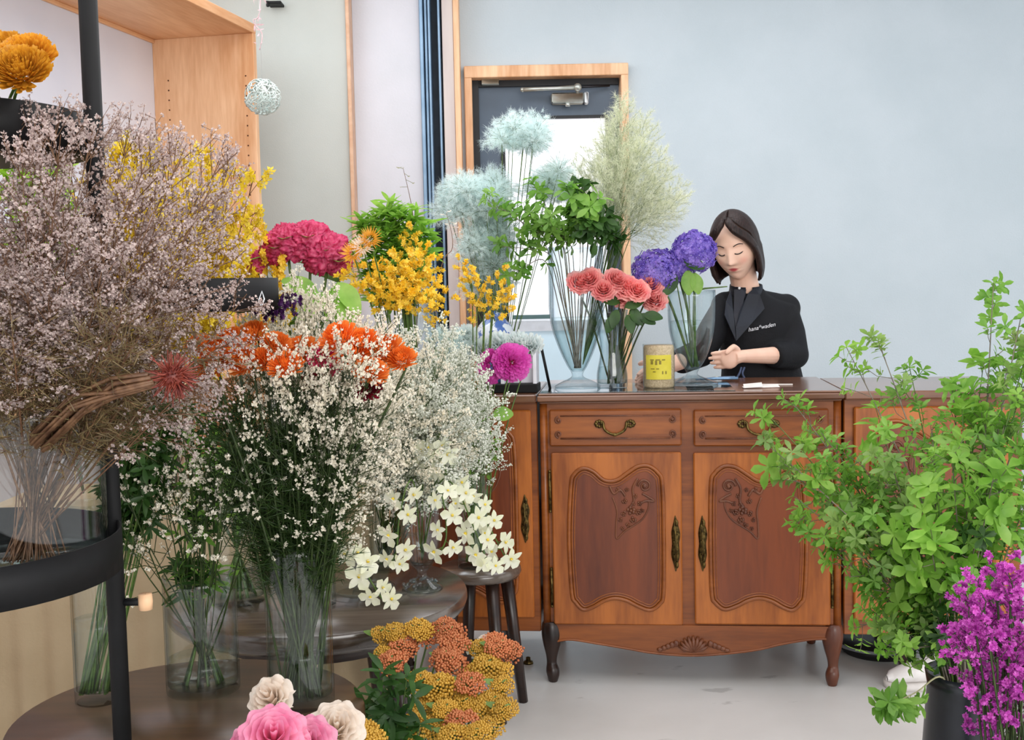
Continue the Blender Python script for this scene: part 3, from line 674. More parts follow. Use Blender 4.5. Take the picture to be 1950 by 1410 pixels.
for i in range(3):
    kind('mauve%d' % i, *spray(10+i, .55, .21, .085, 17, 6, 6, .0042, 'tuft', .0012), STEMB, PM['mauve'], .55)
    kind('caspia%d' % i, *spray(20+i, .5, .13, .085, 9, 5, 8, .0046, 'tuft', .0010, .008), STEMD, PM['white'], .5)
    kind('gyps%d' % i, *spray(30+i, .5, .17, .10, 15, 6, 6, .0056, 'bead', .0010, .010), STEM, PM['gyps'], .5)
    kind('mint%d' % i, *plume(40+i, .7, .17, .085, 20, 9, .022, 16, .00042), STEM, PM['mint'], .7)
    kind('lime%d' % i, *plume(50+i, .7, .32, .11, 22, 8, .024, 15, .00042), STEM, PM['lime'], .7)
    kind('needle%d' % i, *needles(60+i), STEMD, NEED, .5)
    kind('oncid%d' % i, *spray(70+i, .6, .26, .10, 10, 4, 3, .0125, 'open5', .0014, .008), STEM, PM['yellow'], .6)
    kind('forsy%d' % i, *spray(80+i, .6, .30, .08, 14, 4, 4, .0095, 'open4', .0014, .008), STEMB, PM['lemon'], .6)
    kind('statice%d' % i, *spray(90+i, .5, .15, .055, 10, 4, 8, .0085, 'cup', .0018, .010), STEMD, PM['purple'], .5)
    kind('drygrass%d' % i, *needles(110+i, .5, .26, 46, .06, .0016, .0014), STEMB, petal('olive_brown_dry', (88, 74, 46), (128, 110, 74), .2, 60, .2), .5)
    kind('grass%d' % i, *spray(95+i, .45, .1, .03, 5, 2, 2, .003, 'bead', .0017, .004), STEM, PM['gyps'], .45)
# corymb of yarrow: flat cluster of beads
def corymb(seed, R=.03, n=170):
    r = random.Random(seed); m = MB(); ms = MB()
    for i in range(n):
        f = (i+.5)/n; rr = R*math.sqrt(f)*r.uniform(.9, 1.08); a = i*2.39996; z = -R*.42*f+R*.22*noise.noise(Vector((rr*math.cos(a)*70, rr*math.sin(a)*70, seed)))
        floret(m, (rr*math.cos(a), rr*math.sin(a), z), Vector((math.cos(a)*f, math.sin(a)*f, 1)), R*.24, 'bead', r)
        if i % 6 == 0: ms.tube([(0,0,-R*1.2), (rr*math.cos(a)*.8, rr*math.sin(a)*.8, z-R*.1)], .0007, 3, False)
    return m, ms

# heads that keep their own proportions on a stem bent from base over neck to tip
HK = {}
def hkind(name, ms, mf, sm_, fm, H, pn='florets'): HK[name] = (ms.mesh(name+'_twigs', sm_), mf.mesh(name+'_'+pn, fm), H, pn, sm_)
HPROTO = {}
def headed(kn, obj_name, label, cat, base, neck, tip, group=None, sr=.0018, wk=1.0):
    ms, mf, H, pn, smat = HK[kn]; base, neck, tip = Vector(base), Vector(neck), Vector(tip); r = thing(obj_name, label, cat, base, 0, group); TIPS[r.name] = tip
    L1 = neck-base; d = tip-neck; P = catmull([(0,0,0), L1*.55, L1, L1+d*.2], 5); MB().tube(P, sr, 4, False).build('stem', smat, r)
    q = d.to_track_quat('Z', 'Y') @ Quaternion((0,0,1), R_.random()*6.28); k = d.length/H
    for nm, me in (('twigs', ms), (pn, mf)):
        o = bpy.data.objects.new(nm, me); C.objects.link(o); o.parent = r; o.location = L1; o.rotation_mode = 'QUATERNION'; o.rotation_quaternion = q; o.scale = (k*wk, k*wk, k)
    return r
def puff(seed, R=.09, nb=40, nh=38, hair=.028, w=.00045):
    r = random.Random(seed); ms, mf = MB(), MB()
    for b in range(nb):
        f = (b+.5)/nb; th = math.acos(1-1.35*f); ph = b*2.4; d = Vector((math.sin(th)*math.cos(ph), math.sin(th)*math.sin(ph), math.cos(th))); e = d*R*r.uniform(.7, 1.0); ms.tube([(0,0,0), e*.5+Vector((0,0,.01)), e], .0007, 3, False)
        for k in range(6):
            q = e*(.45+.55*k/5)+rv(r, .012)
            for j in range(nh//2):
                c = q+rv(r, .006); hd = (d*.8+rv(r)).normalized(); s = hd.orthogonal().normalized()*w; mf.add([c-s, c+s, c+hd*hair*r.uniform(.4, 1.05)], [(0, 1, 2)])
    return ms, mf
for i in range(3):
    hkind('puff%d' % i, *puff(140+i), STEM, PM['mint'], .09, 'plume')
    hkind('wisp%d' % i, *plume(150+i, .26, .25, .13, 20, 7, .026, 13, .00042, .0008), STEM, PM['lime'], .26, 'plume')
    hkind('gold%d' % i, *spray(160+i, .16, .15, .075, 8, 3, 3, .014, 'open5', .0012, .006), STEM, PM['yellow'], .16)
    hkind('limonium%d' % i, *spray(170+i, .13, .11, .05, 8, 4, 6, .0095, 'cup', .0015, .009), STEMD, PM['purple'], .13)
# ---------------- vases ----------------
def vase(label, c, prof, water=None, mat=GLASS, name='glass_vase', thick=.003, group=None, rz=0, wallbot=.012):
    t = thing(name, label, 'vase', c, rz, group)
    inner = [(max(.001, r-thick), z) for r, z in prof if z >= wallbot]
    m = MB(); P = [Vector((r, 0, z)) for r, z in prof]; Q = catmull(P, 4); o = [(p.x, p.z) for p in Q]
    inn = [(max(.0005, r-thick), max(z, wallbot)) for r, z in o if z >= wallbot*.9][::-1]
    m.lathe([(0.0005, 0)]+o+inn+[(0.0005, wallbot)], n=40); m.build('glass_body', mat, t)
    if water:
        wp = [(max(.0005, r-thick-.0006), z) for r, z in o if wallbot*1.05 < z < water]
        if wp: wp = [(0.0005, wp[0][1])]+wp+[(wp[-1][0], water), (0.0005, water)]; MB().lathe(wp, n=32).build('water', WATER, t)
    return t
def cyl(r, h, flare=0): return [(r*.94, 0), (r, .004), (r, h*.3), (r, h*.6), (r+flare, h)]

# ---------------- tiered black plant stand and its trays ----------------
YP = 1.72; xp = at(200, 700, YP).x
st = thing('plant_stand', 'tall black metal pole stand with round trays at several heights', 'plant stand', (xp, YP, 0))
MB().tube([(0, 0, 0), (0, 0, 2.25)], .0135, 16).build('pole', BLACK, st)
MB().lathe([(.001, 0), (.15, 0), (.15, .008), (.02, .014), (.014, .03)], n=40).build('base', BLACK, st)
def tray(cx, cy, z0, z1, r, lab=None):
    t = MB(); t.lathe([(.001, z0), (r, z0), (r, z1), (r-.003, z1), (r-.003, z0+.004), (.001, z0+.004)], (cx-xp, cy-YP, 0), 56)
    o = t.build('tray', BLACK, st)
    d = Vector((cx-xp, cy-YP, 0)); dn = d.normalized(); e = d-dn*r
    MB().tube([(0, 0, (z0+z1)/2), (e.x, e.y, (z0+z1)/2)], .012, 8).build('tray_clamp', BLACK, o)
    return o
pl = at(225, 1045, 1.62); rT = .235; cxT = pl.x-rT-.0; zT1 = at(120, 1050, 1.5).z
tray(cxT, 1.60, at(230, 1090, 1.62).z, at(230, 1015, 1.62).z, rT)
zTray = at(230, 1090, 1.62).z+.004
rU = .20; cxU = xp-.02-rU; tray(cxU, 1.72, at(100, 262, 1.55).z, at(100, 176, 1.55).z, rU)
cM = at(392, 560, 1.95); tray(cM.x, 1.95, at(500, 591, 1.9).z, at(500, 529, 1.9).z, at(528, 560, 1.95).x-cM.x); zM = at(500, 591, 1.9).z+.004
MB().tube([(0, 0, at(200, 560, 1.7).z), (cM.x-xp, 1.95-YP, at(200, 560, 1.7).z)], .008, 8).build('tray_arm', BLACK, st)
lp = at(500, 572, 1.95-.13)
m = MB(); m.tube([(lp.x-xp-.002, lp.y-YP-.0015, lp.z-.011), (lp.x-xp-.006, lp.y-YP-.0015, lp.z), (lp.x-xp, lp.y-YP-.0015, lp.z+.014), (lp.x-xp+.003, lp.y-YP-.0015, lp.z+.002), (lp.x-xp-.002, lp.y-YP-.0015, lp.z-.011)], .0012, 5); m.build('tray_mark', solid('white_mark', (220, 224, 228)), st)

kb = at(268, 1150, 1.71); MB().tube([(.012, 0, kb.z), (kb.x-xp+.006, 0, kb.z)], [.006, .006], 8).build('clamp_screw', BLACK, st)
MB().lathe([(.001, -.012), (.010, -.012), (.011, 0), (.010, .012), (.001, .012)], (kb.x-xp+.004, 0, kb.z), 16).build('clamp_knob', PINE, st)
# big vase of dried flowers on the lowest tray
vb = at(60, 900, 1.60); hv = at(60, 781, 1.5).z-zTray
vase('wide clear glass vase on the lowest black tray, filled with dried mauve stems', (vb.x, 1.60, zTray), cyl(.098, hv), .035, name='glass_vase')
B = Vector((vb.x, 1.60, zTray+.02)); mouth = Vector((vb.x, 1.60, zTray+hv))
tips = ell_tips(30, 150, 420, 260, 190, 1.42, 1.85)+ell_tips(13, 120, 570, 320, 130, 1.42, 1.8)+ell_tips(7, 230, 350, 190, 110, 1.5, 1.9)
tips += [at(x, y, Y) for x, y, Y in ((430, 290, 1.7), (445, 320, 1.7), (440, 470, 1.6), (470, 560, 1.65), (440, 640, 1.6), (400, 390, 1.7), (250, 250, 1.7), (60, 230, 1.6), (110, 215, 1.6), (330, 270, 1.7), (20, 210, 1.6), (390, 700, 1.5), (180, 250, 1.65))]
cloud(['mauve0', 'mauve1', 'mauve2'], 'sea_lavender_spray', 'dried mauve sea lavender spray in the big cloud above the wide vase', 'dried flower', 'dried sea lavender sprays in the wide vase', B, .045, tips, 1.05)
cloud(['drygrass0', 'drygrass1', 'drygrass2'], 'dried_grass_spray', 'olive brown dry grassy stem under the mauve sea lavender cloud', 'dried grass', 'dry grassy stems in the wide vase', B, .04, ell_tips(26, 130, 640, 270, 70, 1.42, 1.8), 1.1)
# a thick bound bundle of dried stems and a spiky dried bloom leaning out
s0, s1 = at(150, 768, 1.47), at(305, 718, 1.42)
t = thing('dried_banksia', 'rust red spiky dried bloom on a thick brown stem bundle over the vase rim', 'dried flower', s0)
m = MB(); r = random.Random(4)
for k in range(26):
    o1, o2 = rv(r, .014), rv(r, .012); m.tube([o1+Vector((-.06, .02, -.05)), o1, (s1-s0)*.5+o2*1.1+Vector((0, 0, .006)), (s1-s0)*.92+o2*.7], .0028, 4)
m.build('stem_bundle', STEMB, t)
m = MB(); cc = s1-s0+Vector((.015, 0, 0))
for k in range(150): d = (rv(r)+Vector((.35, -.3, 0))).normalized(); m.tube([cc, cc+d*.018+rv(r, .002), cc+d*r.uniform(.026, .036)+rv(r, .004)], [.0012, .001, .0006], 3)
m.ell(cc, .014); m.build('bloom', petal('rust_spiky_bloom', (120, 44, 38), (176, 84, 66), .2, 60), t)
# yellow dried chrysanthemums on the upper tray
gm = mum(5, .062, 260, .012, -.5, 'petal').mesh('spider_mum', PM['amber'])
for k, (x, y, Y) in enumerate(((8, 112, 1.66), (52, 118, 1.6), (40, 140, 1.56), (-30, 130, 1.7))):
    b = Vector((cxU+.02*k+.05, 1.72, at(100, 262, 1.55).z+.004)); h = at(x, y, Y)
    bloom('yellow_chrysanthemum', ('amber shaggy chrysanthemum at the far left edge of the upper tray', 'amber shaggy chrysanthemum at the right of the upper tray', 'amber shaggy chrysanthemum lowest in front on the upper tray', 'amber shaggy chrysanthemum outside the left edge of the photo')[k], 'flower', b, h, gm, 'flower_head', .62, (R_.uniform(-.2, .2), -.8, .6))
# purple lavender-like stems and yellow blooms on the middle tray
for i, tp in enumerate([at(x, y, Y) for x, y, Y in ((548, 570, 1.98), (562, 590, 1.95), (575, 575, 2.0), (540, 600, 1.95))]):
    b = Vector((cM.x+.03, 1.95, zM)); me = spray(200+i, .2, .1, .02, 12, 3, 4, .007, 'cup', .0015, .004)
    t = thing('lavender', 'deep purple flower stem at the right of the middle tray', 'flower', b, 0, 'purple stems beside the middle tray'); d = tp-b
    for nm, mm, mt in (('stem', me[0], STEMD), ('florets', me[1], PM['plum'])): mm.build(nm, mt, t)
    t.rotation_mode = 'QUATERNION'; t.rotation_quaternion = d.to_track_quat('Z', 'Y'); t.scale = (1, 1, d.length/.2)

# ---------------- tables ----------------
def round_table(label, c, R, z, mat, th=.05, legs=4):
    t = thing('round_table', label, 'table', (c[0], c[1], 0))
    MB().lathe([(.001, z-th), (R*.94, z-th), (R*.985, z-th*.7), (R, z-th*.4), (R*.995, z-.006), (R*.985, z), (.001, z)], n=72).build('tabletop', mat, t)
    for k in range(legs):
        a = PI/4+k*PI/2+.3; p0 = Vector((R*.55*math.cos(a), R*.55*math.sin(a), z-th)); p1 = Vector((R*.78*math.cos(a), R*.78*math.sin(a), 0)); MB().tube([p0, p0.lerp(p1, .5), p1], [.022, .018, .015], 10).build('leg', DARKW, t)
    MB().lathe([(R*.62, z-th-.05), (R*.66, z-th-.05), (R*.66, z-th), (R*.62, z-th)], n=40).build('apron', DARKW, t)
    return t
T1 = at(362, 1362, 1.95); Z1 = T1.z
BURL = wood('burl_brown_top', (52, 33, 21), (98, 68, 45), 'x', 4, .38, .1, .4)
round_table('low round brown wooden table in the lower left corner under the tall cylinder vases', T1, .302, Z1, BURL)
T2 = at(608, 1128, 2.7); Z2 = T2.z
round_table('round dark wooden table with a light worn top behind the tall cylinder vases', T2, .352, Z2, wood('worn_grey_top', (58, 46, 38), (104, 92, 82), 'x', 5, .2, .1, .6))
YS = 3.48; T3 = at(915, 1078, YS); Z3 = T3.z
t = thing('wooden_stool', 'small dark wooden stool holding the rear vase next to the left buffet', 'stool', (T3.x, YS, 0))
MB().lathe([(.001, Z3-.03), (.118, Z3-.03), (.125, Z3-.015), (.122, Z3), (.001, Z3)], n=48).build('seat', wood('worn_grey_top', (0,0,0), (0,0,0)), t)
for k in range(4):
    a = PI/4+k*PI/2-.35; MB().tube([(.085*math.cos(a), .085*math.sin(a), Z3-.03), (.135*math.cos(a), .135*math.sin(a), 0)], [.021, .015], 8).build('leg', DARKW, t)
m = MB(); m.lathe([(.1, Z3*.38), (.108, Z3*.38), (.108, Z3*.38+.018), (.1, Z3*.38+.018)], n=36); m.build('stretcher_ring', DARKW, t)
# long display table with a beige cloth behind everything at the left
CLOTH = solid('beige_linen_cloth', (180, 158, 126), (192, 170, 138), .85, 0, 5, .3, 120)
def drape(name, x0, x1, y0, y1, z):
    n = 90; m = MB(); vs = []; rows = 6
    for j in range(rows+1):
        zz = z*(1-j/rows)+.01
        for i in range(n+1): xx = x0+(x1-x0)*i/n; vs.append((xx, y0-.012*math.sin(i*.9)*j/rows-.006*math.sin(i*.37)*j/rows-.01*j/rows, zz))
    m.add(vs, [(j*(n+1)+i, (j+1)*(n+1)+i, (j+1)*(n+1)+i+1, j*(n+1)+i+1) for j in range(rows) for i in range(n)])
    return m
dt = thing('display_table', 'long display table under a beige cloth behind the flower vases', 'table', (-.93, 3.15, 0))
dx0, dx1, dy0, dy1, DZ = -.47, .60, -.17, .24, .74
MB().box(dx0, dx1, dy0+.02, dy1, DZ-.03, DZ, .003).build('tabletop', PINE, dt, False)
for sx in (dx0+.05, dx1-.05):
    for sy in (dy0+.07, dy1-.05): MB().box(sx-.02, sx+.02, sy-.02, sy+.02, 0, DZ-.03).build('leg', PINE, dt, False)
o = tag(drape('c', dx0, dx1, dy0, dy1, DZ).build('tablecloth', CLOTH), 'beige cloth hanging in folds from the long display table', 'tablecloth'); o.location = dt.location
m = MB(); m.box(dx0, dx1, dy0-.002, dy1, DZ, DZ+.004); m.build('cloth_top', CLOTH, o, False)

# ---------------- cylinder vases on the low table ----------------
def on(px, py, z): p = atz(px, py, z); return p
v1 = on(190, 1333, Z1); vase('narrow tall clear vase at the left end of the low brown table', (v1.x, v1.y, Z1), cyl(.042, .36), .15)
v2 = on(385, 1243, Z1); v2.y = 2.08; v2.x = at(385, 1243, 2.08).x; vase('clear cylinder vase with branching white sprays in the middle of the low table', (v2.x, v2.y, Z1), cyl(.066, .215), .06)
v3 = on(572, 1262, Z1); v3.y = 2.0; v3.x = at(572, 1262, 2.0).x; vase('wide clear vase packed with green stems of orange chrysanthemums on the low table', (v3.x, v3.y, Z1), cyl(.058, .29), .10)
# V1: long green stems leaning right, dark leaves above
for i in range(30):
    b = Vector((v1.x+R_.uniform(-.032, .02), v1.y+R_.uniform(-.015, .015), Z1+.014)); tp = at(R_.uniform(235, 335), R_.uniform(740, 850), R_.uniform(1.95, 2.12))
    t = thing('foliage_branch', 'long green leafy stem rising from the narrow vase at the left', 'foliage', b, 0, 'leafy stems in the narrow left vase')
    ms, mf = branch_mesh(300+i, [(0,0,0), (tp-b)*.5+Vector((0,0,.01)), tp-b], .0024, 9, .032, .010, .03, 4, 'leaf', .62, 1)
    ms.build('stem', STEM, t); mf.build('leaves', LEAFD, t)
# V2: branching caspia in front
tips = [at(x, y, Y) for x, y, Y in ((222, 880, 1.95), (232, 1000, 1.95), (262, 870, 1.95), (300, 780, 2.0), (330, 810, 1.98), (310, 930, 1.9), (360, 900, 1.92), (400, 850, 1.95), (440, 840, 1.92), (450, 900, 1.9), (500, 940, 1.9), (470, 800, 1.95), (395, 790, 1.95), (520, 860, 1.92), (270, 790, 2.0), (250, 960, 1.93), (350, 840, 1.92), (430, 930, 1.9))]
for i in range(3): kind('thin%d' % i, *spray(120+i, .42, .17, .085, 6, 3, 5, .0052, 'tuft', .0016, .004), STEMD, PM['white'], .42)
cloud(['thin0', 'thin1', 'thin2'], 'white_caspia_branch', 'sparse branching stem with creamy white floret tips in the middle cylinder vase', 'flower', 'creamy branching stems in the middle vase', (v2.x, v2.y, Z1+.015), .02, tips, 1.1)
# V3: dark feathery stems, orange chrysanthemums on top
tips = [at(R_.uniform(415, 700), R_.uniform(715, 880), R_.uniform(1.9, 2.12)) for _ in range(52)]
cloud(['needle0', 'needle1', 'needle2'], 'feathery_foliage', 'dark green feathery stem in the packed mass below the orange chrysanthemums', 'foliage', 'dark feathery stems in the wide low-table vase', (v3.x, v3.y, Z1+.012), .04, tips, 1.15)
mo = [mum(20+i, .033, 240, .0048, -.5, 'petal', flat=1.0).mesh('chrysanthemum_head', PM['orange']) for i in range(2)]; mr = mum(23, .026, 120, .006, -.25).mesh('red_head', PM['crimson']); md_ = mum(24, .026, 120, .006, -.25).mesh('dark_red_head', PM['darkred'])
mums = [(482, 640, 'o', 'orange chrysanthemum topmost of the bunch below the black tray'), (470, 695, 'o', 'orange chrysanthemum at the left front of the bunch'), (512, 690, 'o', 'orange chrysanthemum in the centre front of the bunch'), (545, 700, 'o', 'orange chrysanthemum to the right of the centre front one'),
  (525, 660, 'o', 'orange chrysanthemum just above the centre front one'), (385, 665, 'o', 'orange chrysanthemum leftmost of the bunch, half behind mauve florets'), (408, 700, 'o', 'orange chrysanthemum low at the left beside the rust red dried bloom'), (440, 660, 'o', 'orange chrysanthemum between the leftmost and topmost ones'),
  (612, 682, 'r', 'pink red chrysanthemum between two groups of orange ones'), (632, 700, 'r', 'pink red chrysanthemum behind white florets, lower of the pair'), (590, 728, 'd', 'dark red chrysanthemum low in the middle of the bunch'), (700, 745, 'd', 'dark red chrysanthemum at the lower right of the bunch'),
  (575, 672, 'o', 'orange chrysanthemum left of the pink red ones'), (672, 680, 'o', 'orange chrysanthemum right of the pink red ones'), (705, 712, 'o', 'orange chrysanthemum low in the right-hand group'), (735, 672, 'o', 'bright orange chrysanthemum at the right end of the bunch'), (765, 688, 'o', 'small orange chrysanthemum farthest right, over white florets'), (648, 650, 'o', 'orange chrysanthemum high in the right-hand group'), (690, 655, 'o', 'orange chrysanthemum at the top of the right-hand group')]
for i, (x, y, c, lb) in enumerate(mums):
    bloom('chrysanthemum', lb, 'flower', (v3.x+R_.uniform(-.03, .03), v3.y+R_.uniform(-.03, .03), Z1+.015), at(x, y, R_.uniform(1.86, 1.97)), {'o': mo[i % 2], 'r': mr, 'd': md_}[c], 'flower_head', R_.uniform(.72, 1.0), (R_.uniform(-.4, .4), -.6, .8), STEMD)
# white caspia sprays standing among and in front of them
tips = ell_tips(13, 620, 640, 130, 75, 1.97, 2.12)+ell_tips(12, 715, 740, 60, 110, 1.9, 2.05)+ell_tips(8, 600, 690, 120, 40, 1.80, 1.86)+[at(x, y, Y) for x, y, Y in ((560, 590, 2.0), (600, 600, 2.0), (640, 600, 2.0), (540, 560, 2.05), (700, 640, 2.0), (520, 610, 2.0), (660, 900, 1.88), (630, 960, 1.86), (660, 830, 1.9), (640, 780, 1.9), (480, 600, 2.0), (750, 660, 2.0))]
cloud(['caspia0', 'caspia1', 'caspia2'], 'caspia_spray', 'creamy white spray of tiny florets among the orange chrysanthemums', 'flower', 'creamy sprays among the orange chrysanthemums', (v3.x, v3.y, Z1+.012), .035, tips, .95)

# ---------------- vases on the second round table ----------------
v4 = on(622, 1150, Z2); vase('slim clear ribbed vase at the front left of the second round table', (v4.x, v4.y, Z2), cyl(.022, .185), .05, group=None)
m = MB()
v5 = on(805, 1122, Z2); H5 = at(805, 935, v5.y).z-Z2
foot = [(.048, 0), (.047, .006), (.03, .018), (.014, .03), (.013, .045), (.03, .065), (.045, .10), (.05, .16), (.055, H5)]
vase('footed cut glass goblet vase holding white orchids on the second round table', (v5.x, v5.y, Z2), foot, .13, GLASSB, thick=.004, wallbot=.06)
m = MB(); r = random.Random(9)
for k in range(40): a = r.random()*6.28; rr = r.uniform(.02, .047); m.ell((v5.x+rr*math.cos(a), v5.y+rr*math.sin(a), Z2+.026-rr*.4+.004), .0045, 6, 4)
tag(m.build('glass_beads', GLASSB), 'loose sparkling glass beads lying on the goblet vase foot', 'beads')['kind'] = 'stuff'
v6 = on(690, 1128, Z2); vase('small clear glass tumbler in the middle of the second round table', (v6.x, v6.y, Z2+.012), [(.022, 0), (.024, .01), (.028, .05), (.032, .07)], .03, GLASSB, 'glass_tumbler')
MB().lathe([(.001, 0), (.06, 0), (.075, .008), (.078, .012), (.07, .011), (.001, .006)], n=40).build('glass_dish', GLASSB, None, loc=(v6.x, v6.y, Z2+.001)); o = bpy.data.objects['glass_dish']; tag(o, 'shallow round glass dish under the small tumbler', 'dish')
v8 = on(738, 1085, Z2); vase('clear cylinder vase of white filler flowers behind the goblet vase', (v8.x, v8.y, Z2), cyl(.045, .24), .09)
v7 = on(908, 1082, Z3); v7.y = YS; v7.x = at(906, 1082, YS).x; h7 = at(906, 842, YS).z-Z3
vase('tall clear cylinder vase with green stems on the small dark stool', (v7.x, v7.y, Z3), cyl(.056, h7), .20)
# the great white gypsophila and caspia cloud
gt = ell_tips(40, 780, 790, 130, 130, 2.5, 2.9)+ell_tips(12, 800, 675, 100, 40, 2.6, 2.9)+ell_tips(14, 870, 740, 80, 70, 2.7, 3.0)
gg = 'white filler sprays around the second table vases'
cloud(['gyps0', 'gyps1', 'gyps2'], 'gypsophila_spray', "white baby's breath spray in the dense cloud above the goblet vase", 'flower', gg, (v8.x, v8.y, Z2+.015), .03, gt, 1.0)
for i, tp in enumerate(ell_tips(26, 770, 800, 130, 130, 2.45, 2.8)):
    place('caspia%d' % (i % 3), 'caspia_spray', 'creamy spray mixed into the dense white cloud above the goblet vase', 'flower', (v8.x+R_.uniform(-.02, .02), v8.y, Z2+.015), tp, 1.1, 'creamy sprays in the white cloud')
for i, tp in enumerate([at(x, y, Y) for x, y, Y in ((880, 780, 3.3), (910, 790, 3.35), (930, 770, 3.4), (900, 830, 3.3), (870, 850, 3.25), (935, 820, 3.35), (850, 900, 3.2), (920, 850, 3.35), (890, 750, 3.4), (860, 720, 3.4), (905, 700, 3.4))]):
    place('gyps%d' % (i % 3), 'gypsophila_spray', "white baby's breath spray rising from the tall vase on the stool", 'flower', (v7.x, v7.y, Z3+.02), tp, .8, 'white sprays in the stool vase')
# green stems in V7
for i in range(12):
    b = Vector((v7.x+R_.uniform(-.03, .03), v7.y+R_.uniform(-.03, .03), Z3+.015)); tp = at(R_.uniform(870, 945), R_.uniform(760, 850), YS+R_.uniform(-.08, .08))
    t = thing('cut_greenery', 'bare green stem standing in the tall vase on the stool', 'foliage', b, 0, 'green stems in the stool vase'); ms, mf = branch_mesh(340+i, [(0,0,0), (tp-b)*.5+rv(R_, .01), tp-b], .0035, 3, .04, .012, .03, 3, 'leaf', .6, 0); ms.build('stem', STEM, t); mf.build('leaves', LEAF, t)
# single bright leaf in front of the left buffet
b = Vector((v7.x+.02, v7.y-.02, Z3+.2)); t = thing('broadleaf_foliage', 'single bright green broad leaf in front of the left buffet edge', 'leaf', b); tp = at(938, 790, YS-.05)-b
MB().tube([(0,0,0), tp*.6+Vector((0,0,.01)), tp], .002, 5).build('stem', STEM, t); m = MB(); m.leaf(tp, (1, 0, .05), (0, -1, .4), .062, .046, .15, .1, 8); m.build('leaf', LEAFB, t)
# white orchid sprays
def orchid_spray(label, base, pts, flowers, s=.024, group=None):
    base = Vector(base); r = random.Random(len(label)); t = thing('white_orchid_spray', label, 'flower', base, 0, group); P = catmull([p-base for p in [base]+pts], 8)
    MB().tube(P, .0017, 5).build('stem', STEM, t)
    for k in range(flowers):
        i = int(len(P)*(.42+.57*k/flowers)); p = P[min(i, len(P)-1)]; off = Vector(((-1)**k*.6, -.5, r.uniform(-.5, .5))).normalized(); c = p+off*.022
        m, ml, mp = MB(), MB(), MB(); orchid(m, ml, Vector((0,0,0)), (off*1.3+Vector((r.uniform(-.9, .9), -.7, r.uniform(-.9, .3)))), s*r.uniform(.95, 1.3), r)
        f = m.build('flower', PM['cream'], t, loc=c); ml.build('lip', PM['lemon'], f); mp.tube([p-c, Vector((0,0,0))], .0011, 4); mp.build('flower_stalk', STEM, f)
    return t
g5 = Vector((v5.x, v5.y, Z2+.07))
A5 = lambda x, y, Y: at(x, y, Y)
orchid_spray('white orchid spray arching right from the goblet vase to the buffet', g5, [A5(825, 930, 2.62), A5(860, 905, 2.6), A5(905, 960, 2.58), A5(940, 1020, 2.56), A5(962, 1062, 2.55)], 11)
orchid_spray('white orchid spray falling down at the right of the goblet vase', g5, [A5(835, 925, 2.55), A5(868, 930, 2.5), A5(900, 1000, 2.5), A5(925, 1062, 2.5), A5(935, 1085, 2.5)], 8)
orchid_spray('white orchid spray standing upright above the goblet vase', g5, [A5(805, 920, 2.6), A5(810, 880, 2.58), A5(830, 850, 2.56), A5(850, 900, 2.55)], 8)
orchid_spray('white orchid spray drooping in front of the goblet vase', g5, [A5(790, 930, 2.5), A5(775, 925, 2.45), A5(760, 990, 2.42), A5(755, 1050, 2.42), A5(742, 1075, 2.42)], 7)
orchid_spray('white orchid spray hanging low over the small glass tumbler', (v6.x, v6.y, Z2+.02), [A5(680, 1040, 2.45), A5(665, 1040, 2.4), A5(690, 1080, 2.38), A5(720, 1130, 2.36), A5(735, 1150, 2.36)], 7, .026)
orchid_spray('white orchid spray between the white cloud and the goblet vase', g5, [A5(830, 940, 2.5), A5(845, 960, 2.45), A5(850, 1020, 2.44), A5(840, 1050, 2.44)], 6)
# magenta dahlias and white carnations standing in the stool vase
gd = mum(40, .050, 150, .013, -.12, 'petal', flat=.8).mesh('dahlia_head', PM['magenta']); gh = mum(41, .016, 60, .006, -.3).mesh('dahlia_heart', PM['dahlc'])
b7 = Vector((v7.x, v7.y, Z3+.02))
bloom('dahlia', 'magenta dahlia with a pink red heart, right of the pair before the white box frame', 'flower', b7, at(975, 690, 3.42), gd, 'flower_head', 1.12, (.15, -.95, .2), extra=(('flower_heart', gh),)); 
bloom('dahlia', 'magenta dahlia left and slightly lower of the pair', 'flower', b7, at(936, 698, 3.46), gd, 'flower_head', 1.0, (-.45, -.85, .1))
bloom('dark_dahlia', 'deep plum red bloom just below the left magenta dahlia', 'flower', b7, at(925, 718, 3.5), mum(42, .03, 110, .007, -.2).mesh('dark_head', petal('blackish_plum', (54, 14, 30), (84, 22, 44), .2)), 'flower_head', .8, (-.5, -.7, -.1))
gc = [rose(60+i, .034, 7, .35).mesh('carnation_head', petal('white_carnation', (226, 236, 236), (244, 248, 246), .45, 30, .04)) for i in range(2)]
for i, (x, y, lb) in enumerate(((890, 642, 'white carnation farthest left, above the white cloud'), (922, 668, 'white carnation just left of the magenta dahlias'), (950, 655, 'white carnation directly behind the magenta dahlias'), (985, 655, 'white carnation above and right of the dahlias'), (1012, 660, 'white carnation farthest right, before the box frame'), (862, 690, 'white carnation lowest at the left in the white cloud'))):
    bloom('carnation', lb, 'flower', b7, at(x, y, 3.55), gc[i % 2], 'flower_head', .95, (R_.uniform(-.4, .4), -.7, .7))
for i in range(10):
    tq = at(R_.uniform(820, 890), R_.uniform(610, 690), R_.uniform(3.5, 3.6)); headed('puff%d' % (i % 3), 'fluffy_foliage', 'pale fluffy filler stem behind the white cloud near the porcelain jar', 'foliage', b7, tq-Vector((0,0,.05)), tq, 'pale fluffy stems behind the white cloud')
